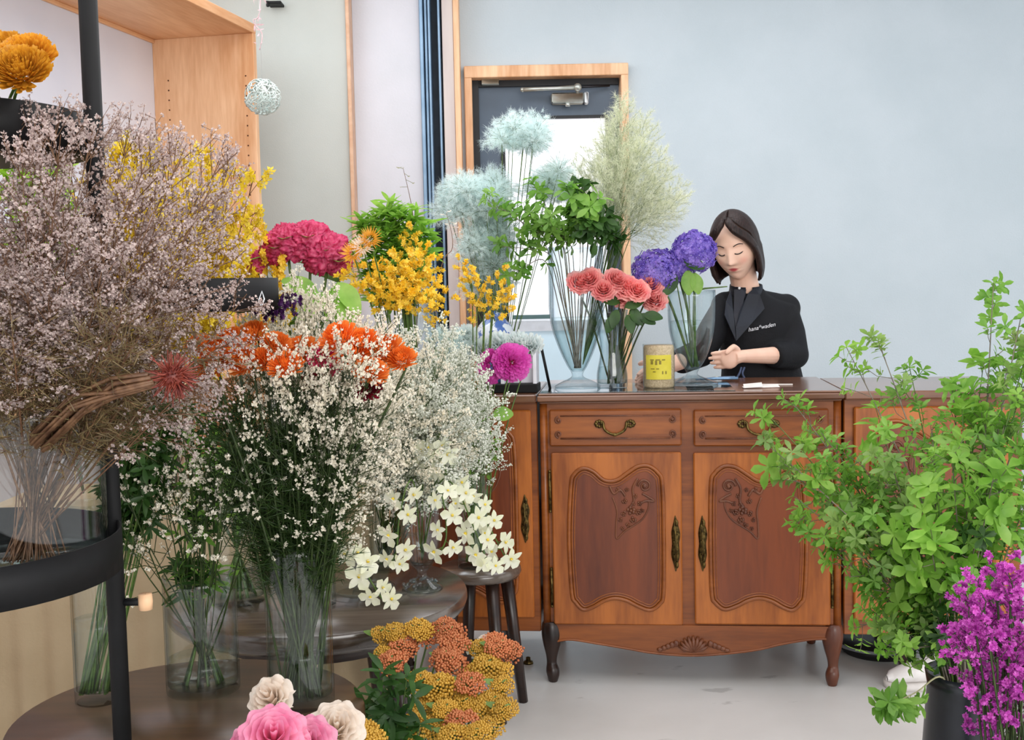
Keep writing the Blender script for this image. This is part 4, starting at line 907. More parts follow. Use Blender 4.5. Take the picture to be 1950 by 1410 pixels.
# more bare green stems, and one more vase at the left of the second table
for i in range(22):
    a = R_.uniform(0, 6.28); b = Vector((v2.x+.035*math.cos(a), v2.y+.03*math.sin(a), Z1+.014)); tp = at(R_.uniform(330, 470), R_.uniform(770, 900), R_.uniform(2.0, 2.2)); a2 = a+PI
    t = thing('cut_greenery', 'plain green stem with few leaves in the middle cylinder vase', 'foliage', b, 0, 'plain green stems in the middle cylinder vase'); TIPS[t.name] = tp
    md = Vector((v2.x+.03*math.cos(a2), v2.y+.03*math.sin(a2), Z1+.21))-b; ms, mf = branch_mesh(800+i, [(0,0,0), md*.5, md, tp-b], .0026, 5, .04, .010, .03, 3, 'leaf', .6, 0); ms.build('stem', STEM if i % 2 else STEMD, t); mf.build('leaves', LEAFD if i % 3 else LEAF, t)
v9 = on(455, 1145, Z2); vase('clear round vase of green stems at the left of the second round table', (v9.x, v9.y, Z2), cyl(.062, .24), .08)
for i in range(26):
    a = R_.uniform(0, 6.28); b = Vector((v9.x+.038*math.cos(a), v9.y+.038*math.sin(a), Z2+.014)); tp = at(R_.uniform(380, 560), R_.uniform(840, 960), R_.uniform(2.45, 2.75)); a2 = a+PI
    t = thing('cut_greenery', 'leafy green stem in the round vase on the second table', 'foliage', b, 0, 'green stems in the round vase'); TIPS[t.name] = tp
    md = Vector((v9.x+.04*math.cos(a2), v9.y+.04*math.sin(a2), Z2+.235))-b; ms, mf = branch_mesh(840+i, [(0,0,0), md*.5, md, tp-b], .003, 7, .05, .014, .04, 4, 'leaf', .62, 1); ms.build('stem', STEM, t); mf.build('leaves', LEAFD if i % 2 else LEAF, t)
# ---------------- back bouquets on the display table ----------------
ZD_ = DZ+.004
def dtv(px, Y, r, h, label, mat=GLASS, water=.1): p = at(px, 900, Y); vase(label, (p.x, Y, ZD_), cyl(r, h), water, mat); return Vector((p.x, Y, ZD_+.015))
b1 = dtv(590, 3.12, .05, .28, 'clear vase of crimson cockscombs on the cloth covered table')
lcel = [('crimson cockscomb bloom, left of the crest group above the black tray', 547, 462, .05), ('crimson cockscomb bloom in the middle of the crest group', 590, 458, .05), ('crimson cockscomb bloom at the right of the crest group', 620, 482, .055), ('small crimson cockscomb bloom separate at the far left by the pine panel', 484, 500, .03), ('small crimson cockscomb bloom lowest at the right of the crest group', 645, 505, .03), ('small crimson cockscomb bloom below the left crest', 528, 480, .035)]
for i, (lb, x, y, R) in enumerate(lcel):
    bloom('cockscomb', lb, 'flower', b1, at(x, y, 3.12), celosia_head(i, R*1.15).mesh('cockscomb_head', PM['crimson']), 'flower_head', 1, (R_.uniform(-.2, .2), -.5, .85), STEM, .004, leafs=3, leafmat=LEAF, leafsz=.09)
for i, (x, y, dx, dz) in enumerate(((605, 565, -.5, .35), (640, 540, .5, -.5), (650, 560, .3, -.9), (620, 560, -.5, -.4), (640, 545, -.1, -.9))):
    b = b1; tp = at(x, y, 2.95)-b; t = thing('broadleaf_foliage', ('broad green leaf pointing up below the cockscombs', 'broad green leaf spreading right below the cockscombs', 'broad green leaf hanging down lowest right below the cockscombs', 'broad green leaf turned left below the cockscombs', 'broad green leaf in the middle right below the cockscombs')[i], 'leaf', b)
    MB().tube([(0,0,0), tp*.6, tp], .002, 5).build('stem', STEM, t); m = MB(); m.leaf(tp, (dx, -.2, dz), (.4, -1, .5), .095, .055, .3, .18, 8); m.build('leaf', LEAFB, t)
b2 = dtv(330, 3.15, .06, .26, 'clear vase of yellow branches behind the mauve cloud')
tips = ell_tips(26, 330, 330, 160, 110, 2.6, 3.2)+ell_tips(14, 420, 440, 80, 70, 2.8, 3.2)+ell_tips(8, 180, 320, 130, 90, 2.6, 3.0)
cloud(['forsy0', 'forsy1', 'forsy2'], 'yellow_branch', 'yellow flowering branch behind the mauve cloud by the pine panel', 'branch', 'yellow flowering branches behind the mauve cloud', b2, .03, tips, 1.1)
for i, (x, y) in enumerate(((10, 330), (40, 310), (60, 350), (75, 300), (100, 330))):
    b = b2+Vector((-.25, 0, 0)); tp = at(x, y, 2.5)-b; t = thing('lime_foliage', 'lime green leafy stem at the left edge between the upper tray and mauve cloud', 'foliage', b, 0, 'lime leafy stems at the left edge'); ms, mf = branch_mesh(400+i, [(0,0,0), tp*.5, tp], .003, 8, .08, .022, .04, 4, 'leaf', .7, 1); ms.build('stem', STEM, t); mf.build('leaves', petal('lime_leaf', (150, 196, 50), (186, 220, 84), .5, 14), t)
b3 = dtv(800, 3.2, .05, at(800, 572, 3.2).z-ZD_, 'tall clear vase of yellow orchid sprays on the display table, its rim in view', GLASSB)
tips = [at(x, y, Y) for x, y, Y in ((720, 520, 3.1), (740, 490, 3.1), (760, 500, 3.0), (790, 470, 3.15), (770, 545, 3.0), (800, 520, 3.1), (830, 500, 3.2), (835, 540, 3.2), (700, 560, 3.0), (660, 520, 3.0), (735, 560, 3.0), (850, 560, 3.2), (840, 600, 3.1), (780, 440, 3.2), (690, 500, 3.05), (810, 570, 3.0))]
MQ = at(775, 600, 3.15)
for i, tp in enumerate(tips+[at(x, y, 3.05) for x, y in ((765, 560), (785, 540), (745, 580), (815, 480), (790, 500), (710, 540))]): headed('gold%d' % (i % 3), 'yellow_orchid_spray', 'golden yellow orchid spray in the bunch left of the door post', 'flower', b3, MQ.lerp(tp, .12)+Vector((0,0,.03)) if (tp-MQ).length < .14 else tp+(MQ-tp).normalized()*.13+Vector((0,0,.02)), tp, 'golden orchid sprays left of the door post')
tips = [at(x, y, Y) for x, y, Y in ((890, 520, 3.5), (915, 540, 3.5), (950, 520, 3.5), (960, 545, 3.5), (905, 570, 3.5), (880, 500, 3.5), (970, 570, 3.5))]
for i, tp in enumerate(tips): headed('gold%d' % (i % 3), 'yellow_orchid_spray', 'golden yellow orchid spray above the blue and white jar', 'flower', b7, tp+(at(925, 640, 3.5)-tp).normalized()*.10, tp, 'golden orchid sprays above the jar')
for i, (x, y) in enumerate(((740, 385), (765, 395), (720, 410), (790, 400), (690, 415), (700, 430), (810, 430), (755, 420), (775, 430), (730, 440))):
    b = b3+Vector((-.05, .02, 0)); tp = at(x, y, 3.25)-b; t = thing('willow_foliage', 'upright bright green narrow leaved stem above the golden orchids', 'foliage', b, 0, 'narrow leaved stems above the golden orchids'); ms, mf = branch_mesh(420+i, [(0,0,0), tp*.5, tp], .0028, 15, .06, .015, .03, 5, 'leaf', .72, 1, wild=2); ms.build('stem', STEM, t); mf.build('leaves', LEAFB, t)
# amber fluffy seed heads between cockscombs and orchids
for i, (x, y, c) in enumerate(((690, 470, 'ivory'), (672, 482, 'amber'), (705, 455, 'amber'))):
    bloom('seed_head', ('pale spidery seed head between the cockscombs and the golden orchids', 'amber spidery seed head left beside the pale one', 'amber spidery seed head highest beside the pale one')[i], 'flower', b3, at(x, y, 3.0), mum(80+i, .034, 60, .005, -.3, 'blade').mesh('seed_head', PM[c]), 'flower_head', 1, (0, -.9, .4))
for i, tp in enumerate([at(x, y, 3.1) for x, y in ((520, 470), (490, 440), (470, 470), (505, 500), (450, 430), (540, 520))]):
    place('oncid%d' % (i % 3), 'amber_branch', 'amber flowering branch between the pine panel and the cockscombs', 'branch', b1, tp, .8, 'amber branches left of the cockscombs')
# dried twig with a few leaves before the white wall
def twig(label, base, pts, lv, seed, mat):
    base = Vector(base); t = thing('dried_twig', label, 'twig', base); P = catmull([p-base for p in [base]+pts], 6); MB().tube(P, [.0018*(1-.7*i/len(P)) for i in range(len(P))], 5).build('stem', STEMB, t); r = random.Random(seed); m = MB()
    for k in lv: p = P[min(len(P)-1, int(k[0]*len(P)))]; m.tube([p, p+Vector((k[1], 0, k[2]))], .0007, 3, False); m.leaf(p+Vector((k[1], 0, k[2])), (k[1]+.01, -.2, k[2]), (0, -1, .3), k[3], k[3]*.6, .2, .1, 4)
    m.build('leaves', mat, t)
twig('thin dried twig with a few sage leaves in front of the white wall', b3, [at(790, 480, 3.25), at(785, 400, 3.3), at(768, 322, 3.3)], [(.99, 0, .004, .012), (.96, -.01, .004, .03), (.93, .012, -.008, .014), (.86, .02, -.01, .014), (.8, -.018, .0, .012)], 1, petal('dry_sage', (140, 140, 104), (170, 168, 130), .4))
twig('thin dried twig with pale buds in front of the blue grey rails', b3+Vector((.02, 0, 0)), [at(835, 540, 3.25), at(862, 470, 3.3), at(850, 405, 3.3)], [(.99, .008, .004, .022), (.93, -.014, .006, .02), (.88, .018, -.006, .018), (.83, .02, .0, .012), (.8, -.01, .01, .022), (.75, .022, .006, .012)], 2, PM['ivory'])

# ---------------- mint and lime smoke plumes ----------------
BL = A+ux*-.14+uy*.22; BL = Vector((BL.x, BL.y, HT-.004+.0))
vase('slim clear vase of minty fluffy stems on the left buffet behind the jar', BL, cyl(.04, .2), .08)
mt = [(850, 345), (880, 335), (905, 345), (845, 375), (870, 380), (935, 320), (950, 330), (925, 350), (985, 215), (1010, 225), (1035, 222), (1000, 250), (975, 235), (910, 420), (930, 440), (900, 470), (940, 480), (915, 510), (955, 420), (890, 440), (1055, 320), (1075, 340), (1040, 340), (1085, 300), (950, 380), (925, 400), (960, 500), (865, 360), (895, 360), (945, 350), (925, 450), (950, 450), (905, 520), (940, 540), (1000, 235), (1065, 335), (870, 330), (920, 370), (965, 240), (1030, 240)]
for i, (x, y) in enumerate(mt):
    tq = at(x+R_.uniform(-6, 6), y-10, R_.uniform(3.85, 4.05)); dq = (tq-at(930, 620, 3.95)).normalized(); headed('puff%d' % (i % 3), 'fluffy_mint_plume', 'pale mint fluffy plume in the soft cloud before the dark door', 'foliage', BL+Vector((R_.uniform(-.015, .015), R_.uniform(-.015, .015), .015)), tq-dq*.075, tq, 'mint plumes before the door', .0012)

# ---------------- things on the centre buffet ----------------
def onb(px, py, dy=0): p = atz(px, py, HT); return Vector((p.x, p.y+dy, HT+.004))
GSH = glassy('glass_sheet', (.84, .93, .96), (.55, .75, .8), 2.2)
q0, q1 = cl(1040, 738)[0]-.02, cl(1400, 738)[0]
t = MB().box(q0, q1, -.015, .30, 0, .0035, .001).build('glass_sheet', GSH, None, False); tag(t, 'thin clear glass sheet lying on the centre buffet top under the vases', 'glass sheet'); t.location = A+Vector((0, 0, HT+.0002)); t.rotation_euler = (0, 0, yaw)
# vase A: big footed goblet
pA = onb(1100, 739, 0); pA.y = 3.84; pA.x = at(1100, 735, 3.84).x
hA = at(1105, 470, 3.84).z-pA.z; sA = 1/573
fA = [(.075, 0), (.074, .008), (.05, .022), (.022, .035), (.02, .05), (.035, .075), (.06, .13), (.083, .20), (.091, .26), (.091, hA*.7), (.092, hA)]
vase('very tall footed clear goblet vase with crossing branches on the centre buffet', pA, fA, .235, GLASSB, thick=.004, wallbot=.055)
BA = pA+Vector((0, 0, .065))
gl = [((925, 380), (1050, 470)), ((960, 400), (1040, 470)), ((1000, 400), (1060, 465)), ((1015, 350), (1070, 460)), ((1045, 420), (1080, 470)), ((950, 470), (1050, 490)), ((965, 525), (1040, 500)), ((1030, 440), (1075, 475)), ((1080, 360), (1110, 470)), ((1110, 355), (1110, 470)), ((1130, 390), (1120, 465)), ((1150, 420), (1130, 460)), ((1095, 400), (1105, 470)), ((1160, 445), (1140, 480)), ((1060, 440), (1090, 480)), ((1120, 430), (1118, 480))]
for i, (tp, md) in enumerate(gl):
    dark = tp[0] > 1070; Y = 3.78+R_.uniform(-.05, .08); tpp = at(*tp, Y)-BA; mdd = at(*md, 3.84)-BA; b = Vector((R_.uniform(-.012, .012), R_.uniform(-.01, .01), 0))
    t = thing('leafy_branch', ('glossy dark green leafy branch, right half of the tall goblet vase' if dark else 'light green leafy branch reaching left out of the tall goblet vase'), 'branch', BA, 0, 'dark leafy branches in the goblet vase' if dark else 'light leafy branches in the goblet vase'); TIPS[t.name] = tpp+BA
    ms, mf = branch_mesh(500+i, [b, b.lerp(mdd, .5), mdd, mdd.lerp(tpp, .55)+Vector((0,0,.01)), tpp], .0026, 10, .042 if not dark else .055, .018 if not dark else .026, .045, 4, 'obov', .6, 1)
    ms.build('stem', petal('grey_brown_twig', (104, 96, 84), (140, 130, 116), .1), t); mf.build('leaves', LEAFD if dark and i % 2 else LEAF, t)
lt = [(1150, 270), (1205, 250), (1225, 300), (1275, 340), (1250, 370), (1210, 360), (1175, 340), (1145, 330), (1285, 410), (1185, 200), (1195, 215), (1175, 230), (1230, 235), (1240, 260), (1220, 280), (1160, 250), (1150, 290), (1262, 300), (1255, 330), (1295, 365), (1280, 390), (1240, 350), (1120, 300), (1130, 330), (1200, 300), (1190, 330), (1215, 320), (1260, 400), (1170, 300), (1300, 385), (1100, 320)]
for i, (x, y) in enumerate(lt):
    tq = at(x, y-8, R_.uniform(3.85, 4.1)); cq = at(1160, 480, 3.9); dq = tq-cq; headed('wisp%d' % (i % 3), 'fluffy_lime_plume', 'pale yellow green feathery plume in the fan above the tall goblet vase', 'foliage', BA+Vector((.02, .02, .01)), tq-dq.normalized()*min(.24, dq.length*.85), tq, 'lime plumes in the fan above the goblet vase', .0013)
# vase B: roses
pB = onb(1165, 737); pB.y = 3.80; pB.x = at(1166, 735, 3.8).x; hB = at(1166, 590, 3.8).z-pB.z
vase('waisted clear vase of coral roses beside the tall goblet vase', pB, [(.048, 0), (.05, .01), (.05, .05), (.038, .12), (.045, .19), (.056, hB)], .07, GLASSB)
gr = [rose(80+i, .032, 7, .02).mesh('rose_head', PM['rose']) for i in range(3)]
rl = [(1100, 535, 'coral rose farthest left, seen through the tall goblet vase'), (1125, 528, 'coral rose seen through the right side of the goblet vase'), (1150, 548, 'pale coral rose just left of the front rose'), (1170, 530, 'coral rose highest at the left of the bunch'), (1190, 545, 'open coral rose in the middle of the bunch'), (1213, 550, 'tightly curled coral rose right of the middle one'), (1240, 540, 'coral rose at the upper right under the hydrangea'), (1248, 568, 'coral rose lowest at the right end'), (1180, 562, 'small coral rose below the middle one')]
BB = pB+Vector((0, 0, .015))
for i, (x, y, lb) in enumerate(rl): bloom('rose', lb, 'flower', BB+Vector((R_.uniform(-.025, .025), R_.uniform(-.02, .02), 0)), at(x, y, 3.76+R_.uniform(-.03, .04))-Vector((0,0,.012)), gr[i % 3], 'flower_head', 1.2 if i != 4 else 1.4, (R_.uniform(-.35, .35), -.85, .5), STEMD, .003)
for i, (x, y, dx, dz) in enumerate(((1175, 590, -.2, -.6), (1195, 600, .1, -.5), (1200, 590, .5, -.6), (1215, 600, .9, -.4), (1180, 575, -.5, .1), (1225, 600, 1, -.1), (1205, 585, .3, -1), (1170, 600, -.4, -.8), (1190, 585, .8, .3))):
    tp = at(x, y, 3.74)-BB; t = thing('rose_foliage', 'dark green rose leaf on its stalk under the coral roses', 'leaf', BB, 0, 'rose leaves under the coral roses'); MB().tube([(0,0,0), tp*.6, tp], .0018, 5).build('stem', STEMD, t); m = MB(); m.leaf(tp, (dx, -.3, dz), (0, -1, .4), .062, .036, .25, .1, 7); m.build('leaf', LEAFD, t)
# vase C: hydrangeas
pC = onb(1318, 735); pC.y = 3.86; pC.x = at(1318, 735, 3.86).x; hC = at(1318, 553, 3.86).z-pC.z
fC = [(.085, 0), (.084, .008), (.05, .02), (.022, .032), (.02, .045), (.045, .085), (.068, .15), (.078, .215), (.080, hC)]
vase('footed clear urn vase of purple hydrangeas in front of the woman', pC, fC, .215, GLASSB, thick=.004, wallbot=.05)
BC = pC+Vector((0, 0, .06))
hm, hc = hydrangea_head(1, .078); hm2, hc2 = hydrangea_head(2, .074)
for i, (x, y, s, me, mc, lb) in enumerate(((1250, 500, 1.02, hm, hc, 'violet blue hydrangea head at the left above the coral roses'), (1322, 462, .98, hm2, hc2, 'violet blue hydrangea head at the right beside the woman face'), (1290, 490, .62, hm, hc, 'small violet hydrangea cluster between the two large heads'))):
    bloom('hydrangea', lb, 'flower', BC+Vector((.01*i, 0, 0)), at(x, y+12, 3.82)+Vector((0, .0, -.01)), me.mesh('hydrangea_head', PM['violet']), 'flower_head', s*1.0, (R_.uniform(-.1, .1), -.6, .8), STEM, .0045, extra=(('floret_hearts', mc.mesh('hearts', petal('lilac_heart', (170, 150, 230)))),))
for i, (x, y, dx, dz, L, mt_, lb) in enumerate(((1300, 495, .9, -.3, .075, LEAFD, 'dark green leaf lying under the right hydrangea head'), (1310, 515, .0, -1, .08, LEAFB, 'light green hydrangea leaf pointing down into the vase mouth'), (1285, 520, -.4, -.8, .08, LEAFD, 'dark green leaf hanging below the left hydrangea head'), (1322, 520, .2, -1, .07, LEAFB, 'light green leaf beside the hydrangea stem'))):
    tp = at(x, y, 3.78)-BC; t = thing('hydrangea_foliage', lb, 'leaf', BC); MB().tube([(0,0,0), tp*.6, tp], .002, 5).build('stem', STEM, t); m = MB(); m.leaf(tp, (dx, -.3, dz), (0, -1, .4), L, L*.62, .2, .1, 7); m.build('leaf', mt_, t)
t = thing('cut_greenery', 'bare green stem lying across the rim of the hydrangea vase', 'stem', at(1300, 558, 3.79)); m = MB(); e = at(1385, 546, 3.79)-t.location; m.tube([(0,0,0), e*.5+Vector((0,0,.004)), e], [.003, .0035, .002], 6); m.build('stem', STEM, t)
# jar with yellow label
pJ = onb(1255, 733); pJ.y = 3.80; pJ.x = at(1255, 730, 3.8).x; hJ = at(1255, 655, 3.8).z-pJ.z
t = thing('spice_jar', 'clear jar of pale brown grains with a yellow label on the centre buffet', 'jar', pJ, -.15)
MB().lathe([(.001, 0), (.047, 0), (.05, .006), (.05, hJ-.012), (.047, hJ-.004), (.001, hJ-.004)], n=36).build('jar_filling', solid('pale_brown_grain', (182, 158, 124), (214, 192, 158), .7, 0, 160, .5), t)
MB().lathe([(.049, 0), (.0522, .004), (.0522, hJ)], n=36).build('glass_body', GLASS, t)
m = MB(); vs = []; n = 14; za, zb = hJ*.2, hJ*.76
for i in range(n+1):
    a = math.radians(-140+100*i/n); vs += [(.0532*math.cos(a), .0532*math.sin(a), za), (.0532*math.cos(a), .0532*math.sin(a), zb)]
m.add(vs, [(2*i, 2*i+2, 2*i+3, 2*i+1) for i in range(n)]); lb = m.build('jar_label', solid('yellow_label', (206, 190, 52), (220, 206, 72), .6), t)
m = MB(); r = random.Random(5)
def curved(m, a0, a1, z0, z1, rr=.0538):
    k = 4; vs = []
    for i in range(k+1): a = math.radians(a0+(a1-a0)*i/k); vs += [(rr*math.cos(a), rr*math.sin(a), z0), (rr*math.cos(a), rr*math.sin(a), z1)]
    m.add(vs, [(2*i, 2*i+2, 2*i+3, 2*i+1) for i in range(k)])
for (a, z, w_, h_) in ((-120, .78, 14, .004), (-100, .78, 16, .004), (-78, .78, 12, .004), (-118, .62, 9, .012), (-102, .6, 8, .014), (-88, .62, 8, .012), (-118, .42, 14, .003), (-98, .42, 10, .003), (-78, .22, 5, .010), (-66, .22, 5, .010), (-110, .3, 10, .003)): curved(m, a, a+w_, za+(zb-za)*z, za+(zb-za)*z+h_)
m.build('label_print', solid('olive_print', (120, 108, 30), (140, 124, 44), .6), lb)
# papers, pliers, small scraps
def on_c(px, py): return atz(px, py, HT+.001)
p = on_c(1445, 738); t = thing('paper_note', 'folded white paper note on the centre buffet right of the glass sheet', 'paper', p, .2); m = MB(); m.add([(-.06, -.02, .001), (.06, -.03, .001), (.07, .01, .008), (-.05, .02, .003)], [(0,1,2,3)]); m.add([(-.06, -.02, .0015), (.0, -.03, .004), (.01, .0, .016), (-.05, .01, .012)], [(0,1,2,3)]); m.build('sheet', solid('note_paper', (222, 214, 208)), t, False)
p = on_c(1480, 733); t = thing('paper_card', 'small white card lying behind the folded paper note', 'paper', p, -.2); MB().box(-.05, .05, -.012, .012, 0, .002).build('card', solid('note_paper', (0,0,0)), t, False)
p = on_c(1365, 727)+Vector((0, 0, .005)); t = thing('garden_shears', 'pair of silver and blue flower shears beside the urn vase foot', 'shears', p, .1)
for s in (-1, 1): MB().tube([(-.075, s*.002, .004), (-.01, s*.004, .006), (.03, s*.014, .006), (.07, s*.018, .006)], [.002, .005, .0055, .005], 8).build('blade_and_handle', solid('steel_blue', (110, 140, 170), None, .3, .6), t)
MB().lathe([(.007, .0), (.007, .013), (.001, .014)], (0, 0, 0), 14).build('pivot', SILV, t)
# blue and white porcelain jar, white box frame on the left buffet
pp = at(945, 745, 3.93); zl = HT-.004; hP = at(945, 592, 3.93).z-zl
def porcelain():
    mt, nt, out = newmat('blue_white_porcelain'); tc = N(nt, 'ShaderNodeTexCoord'); v = N(nt, 'ShaderNodeTexVoronoi', Scale=26.0); nt.links.new(tc.outputs['Object'], v.inputs['Vector'])
    n = N(nt, 'ShaderNodeTexNoise', Scale=22.0, Detail=3.0); nt.links.new(tc.outputs['Object'], n.inputs['Vector'])
    cr = N(nt, 'ShaderNodeValToRGB'); cr.color_ramp.elements[0].position = .49; cr.color_ramp.elements[1].position = .53; cr.color_ramp.elements[0].color = lin((226, 234, 244)); cr.color_ramp.elements[1].color = lin((84, 116, 184)); nt.links.new(n.outputs['Fac'], cr.inputs[0])
    p = N(nt, 'ShaderNodeBsdfPrincipled', Roughness=.15); nt.links.new(cr.outputs[0], p.inputs['Base Color']); nt.links.new(p.outputs[0], out.inputs[0]); return mt
t = thing('porcelain_jar', 'blue and white patterned porcelain jar on the left buffet', 'jar', (pp.x, 3.93, zl)); P = catmull([(.045, 0, 0), (.055, 0, .03), (.062, 0, hP*.4), (.066, 0, hP*.62), (.06, 0, hP*.78), (.035, 0, hP*.9), (.034, 0, hP*.93)], 4); MB().lathe([(.001, 0)]+[(q.x, q.z) for q in P], n=36).build('body', porcelain(), t)
MB().lathe([(.037, hP*.925), (.04, hP*.93), (.03, hP*.965), (.008, hP*.98), (.009, hP*1.0), (.001, hP)], n=28).build('lid', bpy.data.materials['blue_white_porcelain'], t)
f0, f1 = at(955, 738, 3.78), at(1024, 738, 3.78); hF = at(990, 650, 3.78).z-zl
t = thing('box_frame', 'white box frame with a black base standing on the left buffet behind the dahlias', 'frame', ((f0.x+f1.x)/2, 3.80, zl), yaw-.05); hw = (f1.x-f0.x)/2
m = MB(); WFR = solid('white_frame', (222, 222, 230), None, .4); m.box(-hw, -hw+.012, -.02, .05, .012, hF, .002); m.box(hw-.012, hw, -.02, .05, .012, hF, .002); m.box(-hw, hw, -.02, .05, hF-.012, hF, .002); m.build('frame', WFR, t, False)
MB().box(-hw+.012, hw-.012, .02, .03, .03, hF-.012).build('backing', solid('grey_white_backing', (206, 206, 216), (222, 222, 230), .6, scale=14), t, False)
MB().box(-hw-.03, hw+.004, -.03, .055, 0, .03, .003).build('base', BLACK, t, False)
m = MB(); m.tube([(hw+.012, .03, hF*.85), (hw+.035, .06, 0.004)], .005, 6); m.build('prop', BLACK, t)
m = MB(); m.tube([at(1010, 742, 3.75)-Vector((0,0,0)), at(1030, 752, 3.72), at(1045, 748, 3.72)], .002, 5)

# ---------------- hanging things ----------------
p = at(500, 185, 4.4); t = thing('wire_ball', 'pale openwork twine ball hanging before the pine panel edge', 'ornament', p); m = MB(); r = random.Random(8)
for k in range(20):
    a = rv(r); u = a.orthogonal().normalized(); v = a.cross(u); rr = .068*r.uniform(.93, 1); m.tube([(u*math.cos(q*PI/14)+v*math.sin(q*PI/14))*rr+a*r.uniform(-.012, .012) for q in range(28)], .0022, 5, closed=True)
m.build('ball', solid('pale_twine', (190, 204, 200), (216, 224, 218), .7), t); MB().tube([(0,0,.065), (0,0,2.9-p.z)], .0008, 4).build('cord', solid('cord_white', (200, 200, 200)), t)
p = at(494, 90, 4.5); t = thing('hanging_vine', 'thin pinkish dried vine hanging above the pine panel corner', 'vine', p); m = MB(); r = random.Random(2)
m.tube(catmull([(0,0,-.01), (.012, 0, .05), (-.02, 0, .1), (.01, 0, .17), (0, 0, 2.9-p.z)], 6), .002, 5); 
m.build('stem', petal('pinkish_vine', (200, 160, 164), (222, 190, 192), .2), t); m = MB()
for k in range(14): m.leaf((r.uniform(-.015, .015), 0, r.uniform(0, .2)), rv(r), rv(r), .03, .008, .3, .1, 4)
m.build('leaves', petal('pinkish_leaf', (206, 170, 176), (226, 198, 200), .4), t)
p = at(527, 12, 5.45); t = thing('wall_bracket', 'small black bracket high on the grey wall', 'bracket', p); m = MB(); m.box(-.03, .035, -.08, 0, -.006, .006, .002); m.box(-.032, -.02, -.085, -.07, -.02, .006, .002); m.build('arm', BLACK, t, False)

# ---------------- bottom: yarrow, lisianthus ----------------
by = Vector((-.275, 2.17, 0)); t = thing('flower_bucket', 'black bucket of yarrow on the floor right of the low table', 'bucket', by); MB().lathe([(.001, 0), (.085, 0), (.09, .004), (.115, .30), (.12, .305), (.112, .30), (.086, .008), (.001, .008)], n=36).build('body', BLACK, t)
HEADS = [(730, 1205, 0), (752, 1198, 0), (770, 1225, 1), (800, 1192, 0), (815, 1205, 1), (840, 1188, 1), (855, 1200, 1), (866, 1215, 2), (738, 1240, 0), (845, 1245, 1), (862, 1255, 1), (800, 1290, 0), (830, 1300, 0), (860, 1310, 0), (895, 1295, 2), (905, 1275, 0), (930, 1262, 0), (950, 1275, 0), (955, 1300, 0), (820, 1330, 0), (800, 1350, 0), (850, 1345, 0), (880, 1370, 1), (885, 1335, 0), (920, 1340, 0), (940, 1330, 0), (930, 1380, 0), (905, 1390, 0), (860, 1395, 0), (690, 1388, 0), (670, 1400, 1), (960, 1345, 0), (915, 1230, 3), (950, 1225, 1), (970, 1235, 1), (935, 1218, 2), (790, 1375, 0), (835, 1380, 0), (700, 1400, 0), (745, 1255, 1)]
cm = {}
for k, nm in enumerate(('ochre', 'rust')):
    for s in range(2): a_, b_ = corymb(s+2*k, .031, 130); cm[(k, s)] = (a_.mesh('flower_cluster', PM[nm]), b_.mesh('cluster_stalks', STEM))
for i, (x, y, c) in enumerate(HEADS):
    kk = 0 if c in (0, 3) else 1; hd, stl = cm[(kk, i % 2)]
    b = by+Vector((R_.uniform(-.04, .04), R_.uniform(-.04, .04), .012)); Y = 2.0+.3*(1395-y)/200+R_.uniform(-.03, .03)
    if x < 720 and y > 1370: Y = 1.75
    bloom('yarrow', ('golden yellow' if kk == 0 else 'rusty orange')+' yarrow head in the bunch at the bottom centre', 'flower', b, at(x, y, Y), hd, 'flower_head', R_.uniform(.8, 1.1), (R_.uniform(-.3, .3), -.45, .85), STEM, .002, 'golden yarrow heads' if kk == 0 else 'rusty yarrow heads', (('cluster_stalks', stl),), leafs=2, leafmat=LEAFL, leafsz=.04)
for i, (x, y) in enumerate(((730, 1300), (745, 1340), (760, 1380), (720, 1350), (775, 1310), (740, 1390), (800, 1400))):
    b = by+Vector((-.03, -.02, .012)); tp = at(x, y-20, 2.0)-b; t = thing('foliage_branch', 'dark green leafy stem at the left side of the yarrow bunch', 'foliage', b, 0, 'leafy stems beside the yarrow'); ms, mf = branch_mesh(600+i, [(0,0,0), tp*.5, tp], .0025, 12, .045, .014, .04, 4, 'leaf', .4, 1); ms.build('stem', STEM, t); mf.build('leaves', LEAFD, t)
for i, (x, y) in enumerate(((925, 1225), (945, 1232), (905, 1238))):
    bloom('small_daisy', ('white and orange', 'white small', 'brownish white')[i]+' daisy-like bloom above the yarrow before the stool leg', 'flower', by+Vector((0,0,.012)), at(x, y, 2.3), mum(90+i, .02, 26, .009, -.1, 'petal').mesh('daisy_head', PM['gyps' if i else 'ivory']), 'flower_head', .9, (0, -.7, .6))
# floor vase of lisianthus nearest the camera
bl = Vector((-.41, 1.47, 0)); vase('tall black floor vase of pink lisianthus nearest the camera', bl, [(.06, 0), (.065, .02), (.07, .4), (.062, .5)], None, BLACK, 'floor_vase', .004)
lr = [rose(120+i, .050, 6, .10) for i in range(3)]
for i, (x, y, Y, s, c, lb) in enumerate(((520, 1385, 1.42, .78, 'pink', 'ruffled pink lisianthus bloom, larger left one at the bottom edge'), (585, 1395, 1.45, .68, 'pink', 'ruffled pink lisianthus bloom, right one at the bottom edge'), (520, 1310, 1.62, .6, 'ivory', 'ivory white bloom standing above the pink ones'), (640, 1368, 1.6, .72, 'ivory', 'ivory white bloom right of the pink ones'), (478, 1400, 1.5, .55, 'pink', 'half hidden pink lisianthus bloom at the left of the bunch'))):
    bloom('lisianthus', lb, 'flower', bl+Vector((R_.uniform(-.02, .02), 0, .02)), at(x, y, Y)-Vector((0, 0, .02)), lr[i % 3].mesh('flower_head', PM[c]), 'flower_head', s, (R_.uniform(-.2, .2), -.75, .65), STEM, .003)

